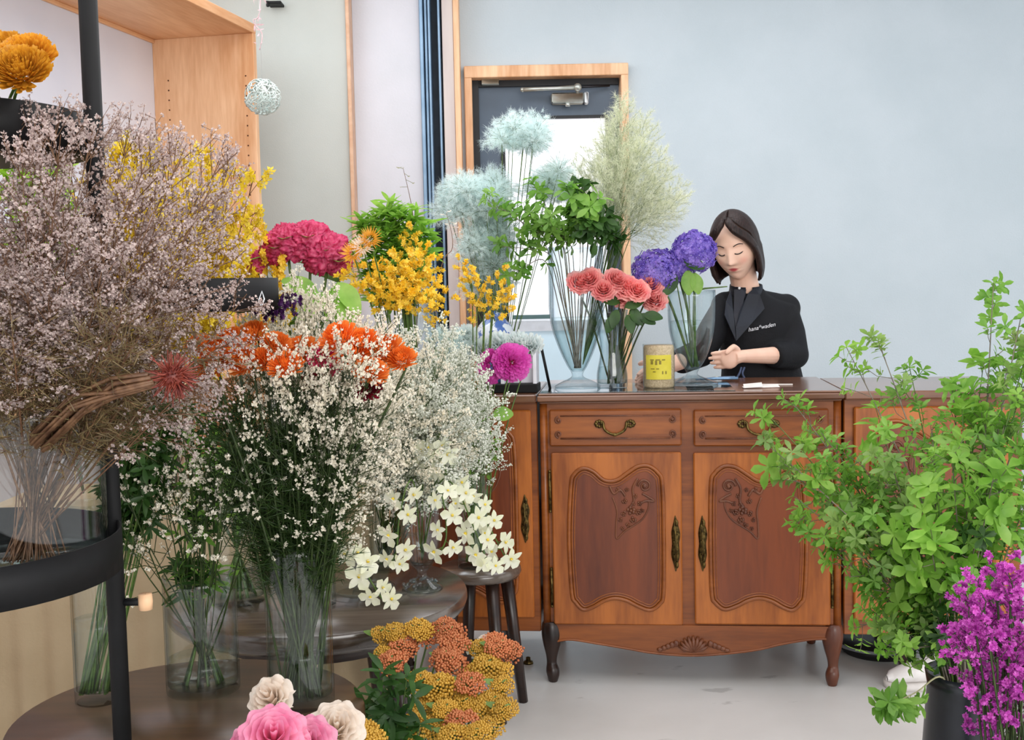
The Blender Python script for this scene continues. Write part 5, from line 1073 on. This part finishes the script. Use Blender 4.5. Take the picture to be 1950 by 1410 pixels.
# ---------------- right side: leafy branches, statice, shoe ----------------
pR = Vector((.955, 2.42, 0)); t = thing('floor_vase', 'black floor vase holding the leafy green branches at the right', 'vase', pR)
MB().lathe([(.001, 0), (.10, 0), (.105, .01), (.09, .2), (.075, .43), (.08, .46), (.072, .455), (.001, .42)], n=36).build('body', solid('black_ceramic', (20, 22, 28), (30, 32, 40), .3), t)
mth = pR+Vector((0, 0, .44))
BR = [(1445, 775, 2.5), (1440, 830, 2.45), (1500, 760, 2.6), (1475, 870, 2.5), (1500, 935, 2.5), (1520, 900, 2.6), (1560, 870, 2.45), (1515, 990, 2.5), (1565, 1035, 2.5), (1600, 990, 2.4), (1590, 930, 2.6), (1620, 860, 2.5), (1660, 800, 2.7), (1680, 860, 2.4), (1700, 920, 2.5), (1640, 960, 2.5), (1600, 652, 2.7), (1660, 640, 2.7), (1720, 690, 2.7), (1760, 800, 2.5), (1800, 850, 2.3), (1820, 770, 2.5), (1870, 740, 2.5), (1900, 800, 2.4), (1930, 860, 2.3), (1880, 900, 2.2), (1830, 930, 2.4), (1770, 920, 2.3), (1720, 990, 2.35), (1760, 1030, 2.3), (1680, 1040, 2.4), (1640, 1100, 2.5), (1625, 1180, 2.5), (1690, 1180, 2.4), (1880, 530, 2.6), (1935, 580, 2.6), (1940, 700, 2.4), (1850, 1000, 2.3), (1930, 980, 2.3), (1740, 1120, 2.4), (1700, 1235, 2.35), (1790, 1200, 2.3), (1740, 1220, 2.4), (1590, 1020, 2.45), (1540, 800, 2.6), (1950, 640, 2.4), (1905, 690, 2.5), (1945, 760, 2.4), (1860, 690, 2.6), (1925, 640, 2.6), (1800, 720, 2.6), (1960, 830, 2.3), (1765, 860, 2.4), (1675, 905, 2.45), (1600, 900, 2.5), (1810, 1080, 2.3), (1860, 850, 2.5)]
for i, (x, y, Y) in enumerate(BR):
    b = mth+Vector((R_.uniform(-.03, .03), R_.uniform(-.03, .03), -.28)); tp = at(x+12, y+10, Y)-b
    mid = Vector((tp.x*.32, tp.y*.3, max(.3, tp.z*.55)+.06)); big = i in (28, 29, 27, 24, 25, 21) or i % 9 == 3
    dark = i in (37, 39, 40, 41, 42)
    t = thing('leafy_branch', ('large leaved bright green branch in the right-hand bush before the buffet' if big else 'dark green branch low in the right-hand bush' if dark else 'airy green branch of small leaf whorls in the right-hand bush'), 'branch', b, 0, 'large leaved branches at the right' if big else 'dark low branches at the right' if dark else 'airy whorled branches at the right'); TIPS[t.name] = tp+b
    ms, mf = branch_mesh(700+i, [(0,0,0), (tp.x*.06, tp.y*.06, .29), mid, mid.lerp(tp, .6)+Vector((0,0,.01)), tp], .003, 12 if not big else 8, .030 if not big else .052, .013 if not big else .026, .075, 5, 'obov', .5, 2 if not big else 1)
    ms.build('stem', petal('grey_brown_twig', (0,0,0)) if i % 3 else STEM, t); mf.build('leaves', LEAFB if (big or i % 4 == 0) else LEAFD if dark else (LEAFL if i % 4 == 1 else LEAF), t)
# low hanging cut branch near the floor
b = mth+Vector((-.02, -.02, -.1)); e = at(1690, 1345, 2.3)-b; t = thing('leafy_branch', 'low green branch drooping on a pale stalk at the bottom right', 'branch', b)
ms, mf = branch_mesh(790, [(0,0,0), (-.04, -.02, .12), e*.6+Vector((0,0,.05)), e], .003, 9, .045, .018, .05, 5, 'obov', .75, 2, wild=-.6); ms.build('stem', petal('pale_stalk', (190, 184, 150)), t); mf.build('leaves', LEAF, t)
# purple statice
ps = Vector((.86, 1.92, 0)); t = thing('floor_vase', 'dark metal floor vase with purple statice at the bottom right corner', 'vase', ps); MB().lathe([(.001, 0), (.07, 0), (.078, .01), (.085, .34), (.09, .35), (.082, .345), (.001, .32)], n=36).build('body', BLACK, t)
st_ = [(1835, 1140), (1860, 1110), (1890, 1085), (1920, 1075), (1945, 1100), (1850, 1165), (1880, 1150), (1910, 1130), (1940, 1150), (1820, 1205), (1850, 1215), (1885, 1200), (1915, 1190), (1945, 1210), (1870, 1250), (1905, 1240), (1935, 1255), (1890, 1290), (1930, 1300), (1855, 1380), (1875, 1350), (1960, 1180), (1965, 1260), (1900, 1160), (1925, 1220), (1880, 1320), (1835, 1240), (1865, 1180), (1925, 1110), (1900, 1270), (1945, 1330), (1910, 1340), (1840, 1190), (1950, 1290), (1850, 1320)]
for i, (x, y) in enumerate(st_):
    tq = at(x+4, y-8, R_.uniform(1.85, 2.05)); cq = at(1925, 1480, 1.95); headed('limonium%d' % (i % 3), 'statice_spray', 'bright purple statice spray in the bunch at the bottom right edge', 'flower', ps+Vector((R_.uniform(-.04, .04), R_.uniform(-.04, .04), .1)), tq+(cq-tq).normalized()*.09, tq, 'purple statice sprays', .002, 1.15)
# shoe
p = atz(1760, 1338, 0); p.x += .05; p.y = 3.60
t = thing('white_shoe', 'white shoe on the floor behind the leafy branches', 'shoe', p, PI); WS = solid('white_canvas', (222, 218, 216), (234, 230, 228), .8, 0, 30, .3)
m = MB(); secs = [(.12, .012, .020), (.105, .034, .034), (.07, .046, .05), (.02, .046, .066), (-.03, .04, .085), (-.08, .037, .09), (-.12, .034, .088), (-.135, .02, .06)]; vs = []; n = 16
for x, wv, h in secs:
    for j in range(n): a = 2*PI*j/n; vs.append((x, wv*math.cos(a), .022+max(-.012, h*.5+h*.5*math.sin(a)-.004)))
m.add(vs, [(i*n+j, i*n+(j+1) % n, (i+1)*n+(j+1) % n, (i+1)*n+j) for i in range(len(secs)-1) for j in range(n)]+[tuple(range(n)), tuple(range((len(secs)-1)*n, len(secs)*n))[::-1]]); m.build('upper', WS, t)
o = catmull([(.128, 0, 0), (.11, .04, 0), (.05, .052, 0), (-.06, .042, 0), (-.138, .025, 0), (-.142, 0, 0), (-.138, -.025, 0), (-.06, -.042, 0), (.05, -.052, 0), (.11, -.04, 0)], 4, True); m = MB(); n = len(o); m.add([(q.x, q.y, 0) for q in o]+[(q.x, q.y, .02) for q in o], [tuple(range(n))[::-1], tuple(range(n, 2*n))]+[(i, (i+1) % n, n+(i+1) % n, n+i) for i in range(n)]); m.build('sole', solid('shoe_sole', (206, 200, 196)), t)
m = MB(); [m.tube([(.045-k*.016, -.022, .066+k*.006), (.048-k*.016, 0, .077+k*.007), (.04-k*.016, .022, .066+k*.006)], .0022, 5) for k in range(4)]; m.build('laces', WS, t)
p = atz(1672, 1240, 0); t = thing('floor_tray', 'round black tray with a grey rim on the floor under the right buffet', 'tray', p); MB().lathe([(.001, 0), (.12, 0), (.15, .035), (.001, .03)], n=40).build('basin', solid('black_rubber', (14, 14, 16)), t); MB().lathe([(.148, .032), (.158, .034), (.158, .044), (.148, .042)], n=40).build('rim', solid('grey_rim', (126, 132, 138)), t)
# small metal bolt plate on the floor at the left foot
p = atz(1006, 1264, 0); t = thing('floor_bolt', 'small brass floor stop between the stool leg and buffet foot', 'bolt', p); MB().lathe([(.001, 0), (.018, 0), (.016, .008), (.008, .012), (.008, .022), (.001, .024)], n=16).build('stop', BRASS, t)
# ---------------- the florist ----------------
SKIN_C = ((236, 190, 166), (242, 202, 180))
hc_ = at(1400, 470, 4.27); K = 1.05
fy, fp, fr = math.radians(-24), math.radians(20), math.radians(-5)
Rh = Matrix.Rotation(fy, 3, 'Z') @ Matrix.Rotation(fp, 3, 'X') @ Matrix.Rotation(fr, 3, 'Y')   # local -y is the face
def HL(x, y, z): return hc_ + Rh @ (Vector((x, -y, z))*K)       # y forward
root = thing('person', 'woman with a dark bob in a black jacket working behind the buffet with lowered eyes', 'person', at(1448, 900, 4.4)*1.0)
root.location = (at(1448, 760, 4.40).x, 4.40, 0); RL = root.location.copy()
def face_pt(th, ph):
    s, c = math.sin(th), math.cos(th); x, y, z = .074*s*math.sin(ph), .093*s*math.cos(ph), .118*c
    g = lambda v, w: math.exp(-(v/w)**2)
    if z < -.015:
        q = (-z-.015)/.1; x *= 1-.33*q**1.4; y = y*(1-.12*q) if y > 0 else y*(1-.55*min(1, q))
    if y > 0:
        y *= .95; ax = abs(x)
        if z > -.045: nose = .019*g(x, .0105)*max(0, min(1, (.028-z)/.055))*(1 if z > -.032 else max(0, 1-(-.032-z)/.010))
        else: nose = 0
        y += nose + .006*g(x, .019)*g(z+.030, .008)
        y -= .0085*g(ax-.030, .017)*g(z-.014, .013); y += .0062*g(ax-.030, .014)*g(z-.008, .0075); y += .003*g(ax-.03, .03)*g(z-.032, .010)
        y += .004*g(ax-.038, .022)*g(z+.028, .022); y += .0055*g(x, .020)*(g(z+.0545, .0048)+1.05*g(z+.0655, .0052)); y -= .003*g(x, .024)*g(z+.0600, .0022); y -= .002*g(x, .02)*g(z+.078, .006); y += .007*g(x, .02)*g(z+.098, .014)
    return x, y, z
m = MB(); nu, nv = 150, 130; vs = []
for j in range(nv+1):
    for i in range(nu): x, y, z = face_pt(PI*j/nv, 2*PI*i/nu); vs.append(HL(x, y, z)-RL)
m.add(vs, [(j*nu+i, (j+1)*nu+i, (j+1)*nu+(i+1) % nu, j*nu+(i+1) % nu) for j in range(nv) for i in range(nu)])
def W3(px, py, Y): return at(px, py, Y)-RL
for s in (-1, 1): m.ell(HL(s*.073, -.012, .0)-RL, (.008*K, .018*K, .030*K), 14, 10, Rh)
NB = W3(1422, 560, 4.36); m.tube([HL(0, -.035, -.04)-RL, HL(0, -.03, -.09)-RL, NB, NB+Vector((.005, .005, -.05))], [.052, .050, .052, .055], 20)
LS, LE, LW = W3(1496, 588, 4.39), W3(1513, 676, 4.31), W3(1412, 679, 4.13)
RS, RE, RW = W3(1382, 584, 4.37), W3(1335, 672, 4.30), W3(1252, 707, 4.08)
def torso(m, secs, n=28):
    vs = []
    for c, rx, ry in secs:
        for j in range(n):
            a = 2*PI*j/n; ca, sa = math.cos(a), math.sin(a); q = (abs(ca)**2.5+abs(sa)**2.5)**(-1/2.5); vs.append(c+Vector((rx*ca*q, ry*sa*q, 0)))
    k = len(secs); m.add(vs, [(i*n+j, i*n+(j+1) % n, (i+1)*n+(j+1) % n, (i+1)*n+j) for i in range(k-1) for j in range(n)]+[tuple(range(n))[::-1], tuple((k-1)*n+j for j in range(n))])
CH, WA, HI = W3(1441, 600, 4.39), W3(1448, 690, 4.39), W3(1452, 760, 4.40)
torso(m, [(HI+Vector((0,0,-.08)), .13, .09), (HI, .135, .095), (WA, .11, .085), (CH, .11, .085), (CH+Vector((0,0,.045)), .085, .065), (NB, .045, .042)])
for S, E_, W_2 in ((LS, LE, LW), (RS, RE, RW)):
    m.tube([CH+Vector((0,0,.0)), S+Vector((0,0,-.012)), S.lerp(E_, .5), E_], [.045, .034, .040, .036], 14); m.ell(E_, .037); m.tube([E_, E_.lerp(W_2, .3), W_2], [.036, .034, .023], 14)
for s in (-1, 1):
    h = HI+Vector((s*.065, 0, -.06)); m.tube([h, Vector((h.x, h.y, .45)), Vector((h.x, h.y+.01, .1)), Vector((h.x, h.y+.01, .05))], [.075, .05, .033, .032], 14)
def hand(m, wr, mid, side_up, fingers, thumb, sc=1.0):
    """palm from the wrist towards mid; each finger is a bent chain of joints"""
    d = (mid-wr).normalized(); up = (Vector(side_up)-d*Vector(side_up).dot(d)).normalized(); nrm = d.cross(up)
    M = Matrix((d, up, nrm)).transposed(); pc = wr.lerp(mid, .55); m.ell(pc, (.044*sc, .038*sc, .016*sc), 16, 12, M); m.tube([wr-d*.01, wr.lerp(mid, .4)], [.022, .026], 12)
    for off, ln, cur in fingers:
        b = wr+d*.062*sc+up*off*sc; a = .25; p = b-d*.015; pts = [p, b]; dd = d.copy()
        for q, L in enumerate((.42, .32, .26)): dd = (Quaternion(up, cur*(q+1)*.75) @ d).normalized(); b = b+dd*ln*L*sc; pts.append(b)
        m.tube(catmull(pts, 3), [.0088*sc]*4+[.0082*sc]*4+[.0074*sc]*3+[.0062*sc]*(len(catmull(pts, 3))-11), 10); m.ell(pts[-1], .0064*sc, 8, 6)
    tb = [wr+d*.015+up*.024*sc]+[wr+d*q[0]*sc+up*q[1]*sc+nrm*q[2]*sc for q in thumb]; m.tube(catmull(tb, 3), [.0115*sc]*4+[.0098*sc]*(len(catmull(tb, 3))-5)+[.0075*sc], 10); m.ell(tb[-1], .0078*sc, 8, 6)
hm_ = LW+(W3(1374, 686, 4.08)-LW)*1.05
hand(m, LW, hm_, (0, 0, 1), [(.026, .062, -.22), (.009, .070, -.30), (-.009, .064, -.38), (-.026, .052, -.46)], [(.045, .040, -.012), (.072, .036, -.022), (.092, .026, -.026)], 1.0)
hm2_ = RW+(W3(1212, 716, 4.02)-RW)*1.0
hand(m, RW, hm2_, (0, -.6, .5), [(.026, .060, .2), (.009, .068, .25), (-.009, .062, .3), (-.026, .050, .35)], [(.04, .042, .012), (.066, .04, .02), (.084, .032, .024)], 1.0)
mt, nt, out = newmat('skin'); MC['skin'] = mt
col, _ = varcol(nt, *SKIN_C, 14); tc = N(nt, 'ShaderNodeTexCoord')
def mask(center, radii, soft=.35):
    mp = N(nt, 'ShaderNodeMapping'); mp.vector_type = 'TEXTURE'; mp.inputs['Location'].default_value = center-RL; mp.inputs['Rotation'].default_value = Rh.to_euler(); mp.inputs['Scale'].default_value = radii
    nt.links.new(tc.outputs['Object'], mp.inputs[0]); ln = N(nt, 'ShaderNodeVectorMath', operation='LENGTH'); nt.links.new(mp.outputs[0], ln.inputs[0])
    mr = N(nt, 'ShaderNodeMapRange'); mr.inputs[1].default_value = 1; mr.inputs[2].default_value = 1-soft; nt.links.new(ln.outputs['Value'], mr.inputs[0]); return mr.outputs[0]
for cen, rad, cc_, so, am in ((HL(0, .088, -.060), (.0265, .03, .0115), (196, 84, 88), .4, 1), (HL(.04, .07, -.03), (.026, .03, .02), (228, 150, 132), .9, .5), (HL(-.04, .07, -.03), (.026, .03, .02), (228, 150, 132), .9, .5)):
    mx = N(nt, 'ShaderNodeMix', data_type='RGBA'); mk = mask(cen, rad, so); mu = N(nt, 'ShaderNodeMath', operation='MULTIPLY'); mu.inputs[1].default_value = am; nt.links.new(mk, mu.inputs[0]); nt.links.new(mu.outputs[0], mx.inputs[0]); nt.links.new(col, mx.inputs[6]); mx.inputs[7].default_value = lin(cc_); col = mx.outputs[2]
p = N(nt, 'ShaderNodeBsdfPrincipled'); p.inputs['Roughness'].default_value = .5; p.inputs['Subsurface Weight'].default_value = .08; p.inputs['Subsurface Radius'].default_value = (.01, .004, .002)
nt.links.new(col, p.inputs['Base Color']); nt.links.new(p.outputs[0], out.inputs[0])
body = m.solid_build('body', mt, root, .0032)
smo = body.modifiers.new('smooth', 'SMOOTH'); smo.factor = .5; smo.iterations = 2
# brows and closed lash lines
HAIRM = solid('dark_brown_hair', (24, 15, 14), (50, 33, 29), .45, 0, 40, .6, None, .3, (6, 6, .6))
def fy_(x, z):       # forward coordinate of the face surface at x, z
    best = None
    th = math.acos(max(-1, min(1, z/.118))); lo, hi = 0, PI/2
    for _ in range(30):
        md = (lo+hi)/2
        if face_pt(th, md)[0] < abs(x): lo = md
        else: hi = md
    return face_pt(th, lo)[1]
for s in (-1, 1):
    m = MB(); P = [HL(s*x, fy_(x, z)+.0012, z)-RL for x, z in ((.016, .026), (.026, .031), (.036, .032), (.047, .027))]; m.tube(catmull(P, 5), [.0012, .0016]+[.0018]*10+[.0014]*3+[.0008], 6); m.build('eyebrow', HAIRM, root)
    m = MB(); P = [HL(s*x, fy_(x, z)+.0012, z)-RL for x, z in ((.017, .002), (.025, -.0015), (.034, -.0015), (.044, .003))]; m.tube(catmull(P, 5), [.001]+[.0021]*13+[.001, .0008], 6); m.build('eyelashes', solid('black_lash', (20, 14, 14)), root)
# hair: a bob parted on the crown
m = MB(); n = 84; vs = []; rows = []
for q in range(26):
    th = (q+.4)/26*1.62
    rows.append(('t', th))
for q in range(1, 18): rows.append(('z', -.006-.118*q/17))
for kd, v in rows:
    if kd == 't': z = .128*math.cos(v)+.006; rr = math.sin(min(v, PI/2)); th = v
    else: z = v; rr = 1.0; th = 1.7
    e = 0 if th < .52 else math.radians(min(66, 20+(th-.52)*70)) if th < 1.3 else math.radians(68)
    tap = 1.0 if z > -.06 else 1-.16*((-.06-z)/.064)**2
    for i in range(n+1):
        ph = e+(2*PI-2*e)*i/n; wob = 1+.006*math.sin(ph*19+1)+.004*math.sin(ph*43)
        part = 1-.05*math.exp(-((((ph+PI) % (2*PI))-PI)/.12)**2) if th < 1.0 else 1
        x = .087*rr*math.sin(ph)*wob*tap*(1.05 if z < 0 else 1); y = .105*rr*math.cos(ph)*wob*tap; 
        if y > 0: y = min(y, .099*rr+.0)
        if z < -.02 and y < -.04: y = max(y, -.105+.25*(-.02-z))
        vs.append(HL(x, y, z*part)-RL)
k = len(rows); m.add(vs, [(j*(n+1)+i, (j+1)*(n+1)+i, (j+1)*(n+1)+i+1, j*(n+1)+i+1) for j in range(k-1) for i in range(n)])
m.add([HL(0, 0, .134)-RL]+[vs[i] for i in range(n+1)], [(0, i, i+1) for i in range(1, n+1)])
# side swept locks framing the forehead
for s, zz in ((1, 1), (-1, 1)):
    for k_ in range(9):
        f = k_/8; P = [HL(s*.006, .075-.01*f, .118+.004*f), HL(s*(.03+.006*f), .094-.006*f, .085+.006*f), HL(s*(.062+.004*f), .074-.008*f, .045+.008*f), HL(s*(.080), .045-.012*f, -.005), HL(s*(.083), .035-.014*f, -.06), HL(s*(.078), .032-.012*f, -.118)]
        m.tube([p_-RL for p_ in catmull(P, 5)], [.007, .010, .012]+[.011]*20+[.007, .004, .002], 7)
hair = m.build('hair', HAIRM, root); so = hair.modifiers.new('solid', 'SOLIDIFY'); so.thickness = .007; so.offset = -1
# jacket with sleeves, collar, lapels
JK = solid('black_jacket_cloth', (13, 14, 18), (20, 22, 28), .75, 0, 8, .4, 160, .3); JL = solid('navy_black_lapel', (22, 26, 36), (32, 38, 50), .6, 0, 8, .3, 160, .4)
m = MB(); torso(m, [(HI+Vector((.01, 0, -.14)), .175, .12), (HI+Vector((.005,0,0)), .165, .118), (WA, .145, .105), (CH+Vector((.0,0,-.03)), .150, .115), (CH+Vector((0,0,.035)), .152, .098), (CH.lerp(NB, .72), .105, .075), (NB+Vector((.004, .004, .0)), .070, .060), (NB+Vector((.002, .002, .02)), .060, .054)])
for S, E_, W_2, cf in ((LS, LE, LW, .42), (RS, RE, RW, .50)):
    m.tube([CH.lerp(NB, .45), S, S.lerp(E_, .5), E_], [.066, .057, .056, .053], 18); m.ell(S, .057, 18, 14); m.ell(E_, .054, 16, 12); m.tube([E_, E_.lerp(W_2, cf*.6), E_.lerp(W_2, cf)], [.054, .050, .048], 18)
jk = m.solid_build('jacket', JK, root, .006); s2 = jk.modifiers.new('smooth', 'SMOOTH'); s2.factor = .6; s2.iterations = 7
def panel(name, pts, mat, th=.004):
    m = MB(); m.add([W3(*p) for p in pts], [tuple(range(len(pts)))]); o = m.build(name, mat, root, False); so = o.modifiers.new('s', 'SOLIDIFY'); so.thickness = th; return o
panel('lapel', [(1436, 549, 4.30), (1447, 562, 4.285), (1456, 588, 4.262), (1430, 618, 4.258), (1402, 650, 4.258), (1401, 625, 4.262), (1410, 590, 4.27), (1424, 560, 4.29)], JL)
panel('lapel', [(1392, 552, 4.30), (1383, 575, 4.275), (1380, 600, 4.262), (1392, 628, 4.258), (1402, 650, 4.257), (1399, 618, 4.262), (1396, 590, 4.27)], JL)
m = MB(); rr = []
C0 = NB+Vector((-.004, -.008, .012))
for zz, r_ in ((-.02, .060), (.0, .0585), (.022, .0555)):
    for i in range(29): a = math.radians(-90+12)+math.radians(336)*i/28; rr.append(C0+Vector((r_*math.cos(a)*1.02, r_*math.sin(a), zz+.010*math.sin(a))))
m.add(rr, [(j*29+i, (j+1)*29+i, (j+1)*29+i+1, j*29+i+1) for j in range(2) for i in range(28)]); o = m.build('shirt_collar', JL, root); so = o.modifiers.new('s', 'SOLIDIFY'); so.thickness = .004
panel('shirt_front', [(1398, 552, 4.30), (1421, 552, 4.30), (1412, 590, 4.275), (1402, 636, 4.264), (1397, 600, 4.272)], solid('navy_shirt', (16, 18, 30), (24, 28, 44), .6))
bp = W3(1408, 549, 4.292); MB().ell(bp, (.005, .003, .005), 12, 8).build('button', solid('white_button', (230, 230, 230)), root)
# embroidered shop name on the chest
cu = bpy.data.curves.new('chest_lettering', 'FONT'); cu.body = 'hana*waden'; cu.size = .0215; cu.shear = .3; cu.extrude = .0006; cu.offset = -.0001
to = bpy.data.objects.new('tmp_text', cu); C.objects.link(to); bpy.context.view_layer.update()
me = bpy.data.meshes.new_from_object(to.evaluated_get(bpy.context.evaluated_depsgraph_get())); bpy.data.objects.remove(to); me.materials.clear(); me.materials.append(solid('white_thread', (226, 228, 234)))
lo = bpy.data.objects.new('chest_lettering', me); C.objects.link(lo); lo.parent = root; lo.location = W3(1425, 632, 4.262); lo.rotation_euler = (PI/2, math.radians(-10), math.radians(6))
# trousers, shoes and apron ribbon
m = MB(); torso(m, [(HI+Vector((0,0,-.16)), .14, .10), (HI+Vector((0,0,-.05)), .145, .105), (HI, .14, .10)])
for s in (-1, 1): h = HI+Vector((s*.068, 0, -.08)); m.tube([h, Vector((h.x, h.y, .48)), Vector((h.x, h.y+.01, .09))], [.085, .068, .058], 16)
m.solid_build('trousers', solid('charcoal_trousers', (30, 30, 34), (40, 40, 46), .8), root, .008)
for s in (-1, 1): h = HI+Vector((s*.068, 0, 0)); MB().ell((h.x, h.y-.045, .045), (.042, .12, .044), 16, 10).build('shoe', solid('dark_shoe', (24, 24, 26)), root)
m = MB(); [m.tube(catmull([W3(a_, 700, 4.27), W3(a_-4, 712, 4.262), W3(b_, 724, 4.262)], 5), .004, 6) for a_, b_ in ((1412, 1400), (1418, 1420))]; m.build('apron_ribbon', solid('slate_blue_ribbon', (70, 84, 116)), root)

# labels of large groups say where in the bunch each one stands
by = {}
for o in bpy.data.objects:
    if o.name in TIPS and o.get('group'): by.setdefault((o['group'], o['label']), []).append(o)
for key, L in by.items():
    if len(L) < 5: continue
    q = []
    for o in L: d = TIPS[o.name]-EYE; q.append((d.dot(RT)/d.dot(FW), d.dot(UP)/d.dot(FW)))
    xs = sorted(a for a, b in q); ys = sorted(b for a, b in q); n = len(L); nx = 5 if n > 24 else 3; ny = 4 if n > 30 else 3 if n > 8 else 2
    XW = {3: ('left', 'middle', 'right'), 5: ('far left', 'left', 'middle', 'right', 'far right')}[nx]; YW = {2: ('lower', 'upper'), 3: ('lower', 'central', 'upper'), 4: ('lowest', 'lower', 'upper', 'topmost')}[ny]
    for o, (a, b) in zip(L, q):
        i = min(nx-1, xs.index(a)*nx//n); j = min(ny-1, ys.index(b)*ny//n); o['label'] = o['label']+', '+YW[j]+' '+XW[i]
for o in bpy.data.objects:
    if o.get('label') and len(o['label'].split()) > 16: print('LONG', o['label'])
